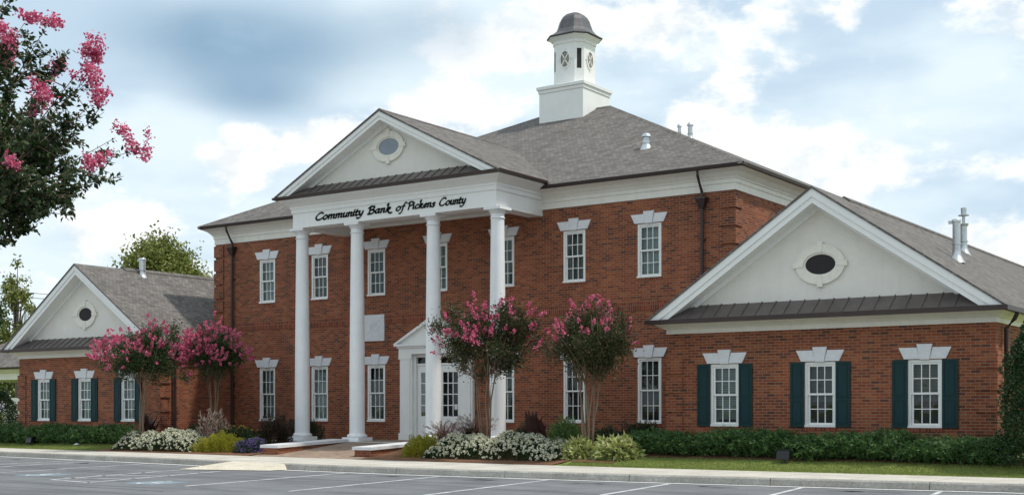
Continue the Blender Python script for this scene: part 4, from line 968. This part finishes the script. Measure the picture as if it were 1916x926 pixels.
def flowerbed(x0, x1, y, ry, h, n, nf, seed, label):
    rng = np.random.default_rng(seed); t = thing('white_flower_bed', label, 'flower bed', ((x0+x1)/2, y, gz((x0+x1)/2, y)), 'mounded beds of white flowers')
    cx, rx = (x0+x1)/2, (x1-x0)/2
    def pts(n, sh):
        ux = rng.uniform(-1, 1, n); uy = rng.uniform(-1, 1, n); e = np.maximum(0, 1-np.abs(ux)**5)*np.maximum(0, 1-np.abs(uy)**2.6)
        top = h*e**.55*(1+.14*np.sin(ux*rx*3.1)+.1*np.sin(ux*rx*7+uy*3)); P = np.stack([cx+ux*rx, y+uy*ry, top*(1-sh*rng.random(n)**1.5)], 1); P[:, 2] += gzv(P[:, 0], P[:, 1]); return P, np.stack([ux*.3, uy*.9, np.ones(n)*.6], 1)
    P, d = pts(n, .75); V, F = leaves(P, d+rng.normal(size=(n, 3))*.6, rng.uniform(.05, .09, n), rng.uniform(.02, .035, n), rng); fmesh('foliage', V, F, 'bedgreen', t)
    P, d = pts(nf, .1); P += unit(d)*.03; parts = []
    for q in range(7):
        dd = unit(unit(d)*.25+rng.normal(size=(nf, 3))); parts.append(leaves(P+dd*.006, dd, rng.uniform(.036, .062, nf), rng.uniform(.03, .05, nf), rng, .35, nrm=d))
    V, F = cat_VF(parts); fmesh('blossom', V, F, 'petal', t)
flowerbed(-8.95, -5.2, 26.95, .62, .52, 14000, 1050, 6, 'shorter mound of white flowers at the foot of the far wing')
flowerbed(4.0, 8.15, 26.85, .66, .50, 16000, 1250, 7, 'long mound of white flowers under the crape myrtle before the portico')
GG = 'golden yellow-green mounds'
shrub('golden_groundcover', 'yellow-green mound between white and purple flowers', 'shrub', -4.4, 26.85, 1.05, .52, .48, 15000, .05, .016, 'lime', 9, GG, shell=.4)
shrub('golden_groundcover', 'small yellow-green mound at the end of the low white-capped wall', 'shrub', 3.6, 26.75, .58, .45, .5, 9000, .05, .016, 'lime', 10, GG, shell=.4)
def flower_patch(name, label, x, y, rx, ry, h, n, nf, leafm, petal, seed):
    rng = np.random.default_rng(seed); t = thing(name, label, 'flowers', (x, y, gz(x, y)))
    P, d = mound_pts(n, x, y, rx, ry, h, rng, .6); V, F = leaves(P, d+rng.normal(size=(n, 3))*.6, rng.uniform(.04, .08, n), rng.uniform(.015, .03, n), rng); fmesh('foliage', V, F, leafm, t)
    P, d = mound_pts(nf, x, y, rx*1.03, ry*1.03, h*1.05, rng, .06); parts = [leaves(P, d*.4+rng.normal(size=(nf, 3)), rng.uniform(.03, .05, nf), rng.uniform(.02, .035, nf), rng, .3) for q in range(5)]
    V, F = cat_VF(parts); fmesh('blossom', V, F, petal, t)
flower_patch('purple_flowers', 'low patch of violet flowers beside the low brick wall', -3.0, 26.8, .55, .45, .36, 4500, 750, 'bedgreen', 'purple', 12)
flower_patch('yellow_flowers', 'leafy clump dotted with small yellow flowers behind the violet patch', -4.6, 27.8, .9, .5, .55, 6000, 90, 'bedgreen', 'yellow', 13)
shrub('plum_shrub', 'dark plum-brown shrub left of the first column', 'shrub', -3.6, 28.35, .62, .5, .82, 7000, .06, .022, 'plum', 14, lump=.2)
shrub('evergreen_shrub', 'dark evergreen against the brick between plum shrub and first column', 'shrub', -4.6, 30.6, .8, .55, .72, 6000, .06, .02, 'yew', 15)
shrub('variegated_shrub', 'pink and cream variegated shrub below the tree in the brick corner', 'shrub', -5.75, 27.75, .5, .45, .9, 1700, .12, .045, 'varieg', 16, up=.9, lump=.25)
shrub('evergreen_shrub', 'low green shrub behind the variegated pink one', 'shrub', -6.9, 28.2, .75, .5, .55, 5000, .06, .022, 'bedgreen', 17)
shrub('evergreen_shrub', 'rounded green shrub against the brick behind a maroon canna', 'shrub', 6.35, 29.6, .58, .5, .72, 6500, .06, .022, 'juniper', 18)
shrub('evergreen_shrub', 'low dark shrub between the nearest column and the maroon canna', 'shrub', 5.05, 29.6, .45, .42, .55, 4000, .06, .022, 'yew', 19)
shrub('evergreen_shrub', 'dark shrub against the brick between tree stems and juniper hedge', 'shrub', 8.95, 29.2, .72, .5, .66, 6500, .06, .022, 'yew', 20)
shrub('evergreen_shrub', 'small dark shrub behind the fanned bare tree stems', 'shrub', 7.6, 29.7, .5, .45, .52, 4000, .06, .02, 'yew', 27)
shrub('grey_shrub', 'small grey-green clump between white flowers and hostas', 'shrub', 7.75, 27.1, .32, .3, .38, 1800, .07, .02, 'sage', 21)
def blades(name, label, cat, x, y, n, L, W, spread, mat, seed, group=None, arch=.6, tips=None, segs=4):
    rng = np.random.default_rng(seed); z = gz(x, y); t = thing(name, label, cat, (x, y, z), group); V = []; F = []; tipP = []
    for k in range(n):
        a = rng.uniform(0, 2*math.pi); out = spread*rng.uniform(.25, 1); l = L*rng.uniform(.65, 1.1); p0 = np.array([x+.06*rng.normal(), y+.06*rng.normal(), z]); dirh = np.array([math.cos(a), math.sin(a), 0]); sd_ = np.array([-math.sin(a), math.cos(a), 0])
        b = len(V)
        for q in range(segs+1):
            f = q/segs; p = p0+dirh*out*f**1.5*l+np.array([0, 0, l*(f-arch*out*f*f*.8)]); w = W*(math.sin(math.pi*min(.97, .12+.85*f)))*.5
            V += [p-sd_*w, p+sd_*w]
        for q in range(segs): F.append((b+2*q, b+2*q+1, b+2*q+3, b+2*q+2))
        tipP.append((p, dirh))
    fmesh('leaf_blade' if W < .03 else 'leaf', np.array(V), np.array(F), mat, t)
    if tips:
        PP = []; DD = []
        for p, dh in tipP[::2]:
            f = rng.random(40)[:, None]; PP.append(p+dh*f*.10+np.array([0, 0, .06])*f+rng.normal(size=(40, 3))*.012); DD.append(rng.normal(size=(40, 3))+dh)
        P, D = np.vstack(PP), np.vstack(DD); v, f = leaves(P, D, rng.uniform(.02, .035, len(P)), .008, rng); fmesh('plume', v, f, tips, t)
    return t
GC = 'dark maroon cannas'
blades('canna', 'dark maroon broad-leaved canna under the far wing tree', 'plant', -8.35, 27.3, 36, 1.05, .2, .42, 'maroon', 31, GC, .25)
blades('canna', 'dark maroon broad-leaved canna behind the white flowers, before the brick', 'plant', 6.95, 27.2, 36, 1.1, .2, .45, 'maroon', 32, GC, .25)
GF = 'fountain grasses by the third column'
blades('fountain_grass', 'paler pinkish fountain grass at the foot of the third column', 'ornamental grass', 3.75, 27.5, 260, .78, .014, .75, 'plume', 33, GF, .7, 'plume')
blades('fountain_grass', 'darker purple fountain grass below the door glass', 'ornamental grass', 4.6, 27.65, 300, .95, .014, .7, 'plum', 34, GF, .6, 'plume')
GH = 'yellow-green hostas'
shrub('hosta', 'yellow-green hosta clump nearest the white flowers', 'plant', 8.42, 27.0, .5, .4, .38, 1400, .16, .08, 'hosta', 35, GH, up=-.55, shell=.3, lump=.15)
shrub('hosta', 'larger yellow-green hosta clump beside the juniper hedge', 'plant', 9.5, 27.0, .58, .42, .42, 1700, .16, .08, 'hosta', 36, GH, up=-.55, shell=.3, lump=.15)
blades('daylily', 'thin yellow-green tuft at the back edge of the white bed under the far wing', 'plant', -8.9, 27.6, 120, .5, .03, .8, 'hosta', 37, None, .7)
# tall clipped holly at the near wing's end
def column_shrub(name, label, x, y, H, r, n, mat, seed, L=.06, W=.035):
    rng = np.random.default_rng(seed); z0 = gz(x, y); t = thing(name, label, 'shrub', (x, y, z0)); h = rng.random(n)**.85; a = rng.uniform(0, 2*math.pi, n)
    rad = r*np.minimum(1.0, (1.02-h)*2.6)**.6*(.85+.25*(1-h))*(1+.13*np.sin(a*5+h*23)+.1*np.sin(a*9-h*41)); rr_ = rad*(1-.55*rng.random(n)**1.8)
    P = np.stack([x+rr_*np.cos(a), y+rr_*np.sin(a), z0+.02+h*H], 1); D = np.stack([np.cos(a), np.sin(a), np.full(n, .5)], 1)
    V, F = leaves(P, D+rng.normal(size=(n, 3))*.6, L*rng.uniform(.7, 1.3, n), W*rng.uniform(.7, 1.3, n), rng); fmesh('foliage', V, F, mat, t)
    MB().tube([(x, y, z0-.05), (x, y, z0+H*.8)], [.05, .015], 8).build('trunk', 'graybark', t); return t
t = column_shrub('holly', 'tall dark holly at the corner of the near wing, cut by the picture edge', 19.2, 27.5, 3.15, .72, 30000, 'holly', 41)
rng = np.random.default_rng(42); n = 260; a = rng.uniform(0, 6.28, n); h = rng.uniform(.72, .98, n); P = np.stack([19.2+.6*np.minimum(1, (1.02-h)*2.6)**.6*np.cos(a), 27.5+.6*np.minimum(1, (1.02-h)*2.6)**.6*np.sin(a), gz(19.2, 27.5)+h*3.15], 1)
V, F = cat_VF([leaves(P, rng.normal(size=(n, 3)), .03, .022, rng) for q in range(4)]); fmesh('blossom', V, F, 'petal', t)
# floodlights on the lawn
def floodlight(x, y, label):
    z = gz(x, y); t = thing('floodlight', label, 'floodlight', (x, y, z), 'small floodlights on the lawn'); m = MB()
    m.add([(x-.15, y-.10, z+.09), (x+.15, y-.10, z+.09), (x+.13, y+.13, z+.12), (x-.13, y+.13, z+.12), (x-.15, y-.06, z+.27), (x+.15, y-.06, z+.27), (x+.13, y+.10, z+.31), (x-.13, y+.10, z+.31)], [(0, 3, 2, 1), (4, 5, 6, 7), (0, 1, 5, 4), (1, 2, 6, 5), (2, 3, 7, 6), (3, 0, 4, 7)])
    m.box(x-.155, x+.155, y+.10, y+.17, z+.305, z+.315); o = m.build('housing', 'black', t)
    MB().quad((x-.11, y+.136, z+.14), (x+.11, y+.136, z+.14), (x+.11, y+.112, z+.29), (x-.11, y+.112, z+.29)).build('lens', 'oval_glass', t)
    MB().tube([(x, y, z-.02), (x, y, z+.1)], .02, 8).box(x-.06, x+.06, y-.05, y+.05, z-.01, z+.03).build('mount', 'black', t)
floodlight(13.85, 26.95, 'small black floodlight on grass before the long near juniper hedge')
floodlight(-14.6, 27.25, 'small black floodlight on grass before the far wing hedge')
m = MB().add([(-12.25, 27.3, gz(-12.2, 27.3)+.02), (-12.05, 27.28, gz(-12.2, 27.3)+.03), (-12.03, 27.42, gz(-12.2, 27.4)+.03), (-12.22, 27.45, gz(-12.2, 27.4)+.04), (-12.14, 27.36, gz(-12.2, 27.4)+.08)], [(0, 1, 4), (1, 2, 4), (2, 3, 4), (3, 0, 4)]); tag(m.build('paper_scrap', 'marble'), 'crumpled white paper scrap on the grass before the far wing', 'litter')
# mown grass blades over the visible lawn strips
rng = np.random.default_rng(51); parts = []
for x0, x1, n in ((-19.5, -9.6, 32000), (8.7, 20.5, 42000)):
    gx = rng.uniform(x0, x1, n); gy = yback(gx)+rng.uniform(.02, 1.55, n); P = np.stack([gx, gy, gzv(gx, gy)-.008], 1)
    parts.append(leaves(P, np.stack([rng.normal(size=n)*.5, rng.normal(size=n)*.5, np.ones(n)], 1), rng.uniform(.025, .05, n), .008, rng))
V, F = cat_VF(parts); o = fmesh('grass', V, F, 'blade'); o['kind'] = 'stuff'; o['label'] = 'short mown grass in front of the hedges'; o['category'] = 'grass'

# ================================================================ BEYOND THE BANK
def tree(x, y, z0, H, trunk_h, rx, rz, label, seed, mat, nl=7000, leaf=.35, nc=60, group=None, name='broadleaf_tree', tall=False):
    rng = np.random.default_rng(seed); t = thing(name, label, 'tree', (x, y, z0), group); m = MB(); C = np.array([x, y, z0+trunk_h+rz]); r0 = .022*H
    m.tube([(x, y, z0-.2), (x+.1, y, z0+trunk_h), (x, y, z0+trunk_h+rz*(1.5 if tall else 1.0))], [r0, r0*.75, r0*.25], 8)
    d = sphere_pts(nc, rng, -.95); rad = rng.uniform(.35, 1, nc)**.55
    prof = np.array([rx, rx, rz]); cc = C+d*prof*rad[:, None]
    if tall: cc[:, :2] = C[:2]+(cc[:, :2]-C[:2])*rng.uniform(.3, 1.25, (nc, 1))
    for k in range(0, nc, 2): m.tube([(x, y, z0+trunk_h*.8+rng.random()*rz*.8), (cc[k]+C)/2, cc[k]], [r0*.4, r0*.22, r0*.06], 5)
    m.build('trunk', 'graybark', t, smooth=True)
    own = rng.integers(0, nc, nl); sg = min(rx, rz)*(.17 if tall else .2); P = cc[own]+rng.normal(size=(nl, 3))*sg*rng.uniform(.4, 1.2, (nl, 1))
    V, F = leaves(P, rng.normal(size=(nl, 3))+np.array([0, 0, -.2]), leaf*rng.uniform(.6, 1.3, nl), leaf*.6*rng.uniform(.6, 1.2, nl), rng); fmesh('crown', V, F, mat, t)
def far(px, d):
    c, s = math.cos(R(34.779)), math.sin(R(34.779)); r = (px-958)/2376.5*d; return 25.1155+r*c-d*s, r*s+d*c
GB = 'trees beyond the bank'
x, y = far(300, 110); tree(x, y, .3, 16.2, 7.5, 3.4, 4.1, 'round pale green tree rising behind the far wing roof', 61, 'poplar', 30000, .34, 280, GB)
x, y = far(400, 118); tree(x, y, .3, 13.6, 6.5, 1.9, 3.3, 'small green tree top beside the main brick corner', 62, 'oak', 9000, .36, 60, GB)
x, y = far(32, 72); tree(x, y, .3, 9.6, 2.0, 1.15, 3.9, 'thin sparse tree with ragged branches above the canopy roof', 63, 'poplar', 2600, .20, 46, GB, tall=True)
x, y = far(-30, 80); tree(x, y, .3, 8.5, 2.0, 2.0, 3.0, 'green tree at the picture edge behind the sparse one', 64, 'oak', 5000, .3, 50, GB)
x, y = far(25, 95); tree(x, y, .3, 7.0, 1.5, 2.6, 2.4, 'bushy green tree seen through the open canopy', 65, 'poplar', 5000, .3, 50, GB)
# the wood that closes the view behind the property
rng = np.random.default_rng(81); nc = 420; fx = rng.uniform(-120, 110, nc); fy = 118+rng.uniform(-7, 10, nc)+.0006*fx**2; top = 6.5+1.6*np.sin(fx*.13)+1.2*np.sin(fx*.31+2); cz = rng.uniform(.08, 1, nc)*top
own = rng.integers(0, nc, 42000); P = np.stack([fx, fy, cz], 1)[own]+rng.normal(size=(42000, 3))*np.array([1.25, 1.0, .75]); P[:, 2] = np.maximum(P[:, 2], .3)
V, F = leaves(P, rng.normal(size=P.shape), rng.uniform(.35, .7, len(P)), rng.uniform(.25, .45, len(P)), rng); o = fmesh('far_woods', V, F, 'oak'); o['kind'] = 'stuff'; o['label'] = 'green wood far behind the bank beyond the canopy'; o['category'] = 'woods'
# drive-through canopy beyond the far wing
cx0, cx1, cy0, cy1 = -36.5, -19.5, 37.5, 45.5
t = thing('drive_through_canopy', 'open canopy with grey hip roof and white fascia past the far wing', 'canopy', ((cx0+cx1)/2, (cy0+cy1)/2, .4))
m = MB(); e, zt, run = 3.6, 6.25, 4.4; a, b, c, d = (cx0-.4, cy0-.4, e), (cx1+.4, cy0-.4, e), (cx1+.4, cy1+.4, e), (cx0-.4, cy1+.4, e); p, q = (cx0+run-.4, (cy0+cy1)/2, zt), (cx1-run+.4, (cy0+cy1)/2, zt)
m.quad(a, b, q, p); m.add([b, c, q], [(0, 1, 2)]); m.quad(c, d, p, q); m.add([d, a, p], [(0, 1, 2)]); m.quad(a, d, c, b); m.build('roof', 'shingle', t)
m = MB(); ring(m, [(.0, 3.0), (.0, 3.3), (.05, 3.32), (.3, 3.5)], cx0, cx1, cy0, cy1); m.quad((cx0, cy0, 3.0), (cx0, cy1, 3.0), (cx1, cy1, 3.0), (cx1, cy0, 3.0)); m.build('fascia', 'cream', t)
m = MB(); ring(m, [(.3, 3.5), (.42, 3.5), (.45, 3.6), (.4, 3.61)], cx0, cx1, cy0, cy1); m.build('gutter', 'bronze', t)
for xx in (cx0+.4, (cx0+cx1)/2-1.4, cx1-.4):
    for yy in (cy0+.4, cy1-.4): MB().box(xx-.3, xx+.3, yy-.3, yy+.3, .3, 2.999).build('pillar', 'brick', t)
x, y = far(27, 57.5)
t = thing('wall_sign', 'small grey wall sign with maroon letters beside the dark conifer', 'sign', (x, y, .45)); MB().box(x-.75, x+.75, y, y+.25, .3, 2.05).build('panel', 'stucco', t)
m = MB(); arc = [(x+.18+.15*math.cos(u), 1.55+.2*math.sin(u)) for u in np.linspace(R(50), R(310), 14)]
m.tube([(a, y-.01, b) for a, b in arc], .025, 5); arc = [(x+.18+.11*math.cos(u), 1.2+.07*math.sin(u)) for u in np.linspace(R(30), R(270), 9)]+[(x+.18+.11*math.cos(u), 1.06-.07*math.sin(u)) for u in np.linspace(R(-270+180), R(30+120), 9)]
m.tube([(a, y-.01, b) for a, b in arc], .022, 5); mm = paint('maroon_letters', (.16, .03, .04), .5); m.build('lettering', mm, t)
x, y = far(2, 55); tt = column_shrub('conifer', 'dark conical conifer at the far left beside the wall sign', x, y, 1.75, .62, 6000, 'yew', 71, .09, .04)
# overhead lines and their poles
x, y = far(47, 84); t = thing('utility_pole', 'thin pale utility pole behind the sparse tree carrying overhead wires', 'utility pole', (x, y, .2))
MB().tube([(x, y, 0), (x, y, 9.6)], [.13, .09], 8).build('pole', 'galv', t); MB().box(x-.9, x+.9, y-.05, y+.05, 9.1, 9.2).build('crossarm', 'graybark', t)
x2, y2 = far(420, 140); x3, y3 = far(-400, 90)
for k, (dz, off) in enumerate(((0, -.7), (-.32, 0), (-1.0, .7))):
    m = MB(); pts = []
    for (ax, ay, az), (bx, by, bz) in (((x3, y3, 9.3), (x, y, 9.25)), ((x, y, 9.25), (x2, y2, 13.6))):
        for f in np.linspace(0, 1, 12): pts.append((ax+(bx-ax)*f, ay+(by-ay)*f+off, az+dz+(bz-az)*f-1.0*f*(1-f)))
    m.tube(pts, .02, 5); tag(m.build('power_line', 'black'), ['topmost of three dark wires crossing the sky by the sparse tree', 'middle one of three dark wires crossing the sky by the sparse tree', 'lowest of three dark wires crossing the sky by the sparse tree'][k], 'wire', 'overhead wires')

# clean up helper properties
for o in bpy.data.objects:
    if 'abs' in o: del o['abs']
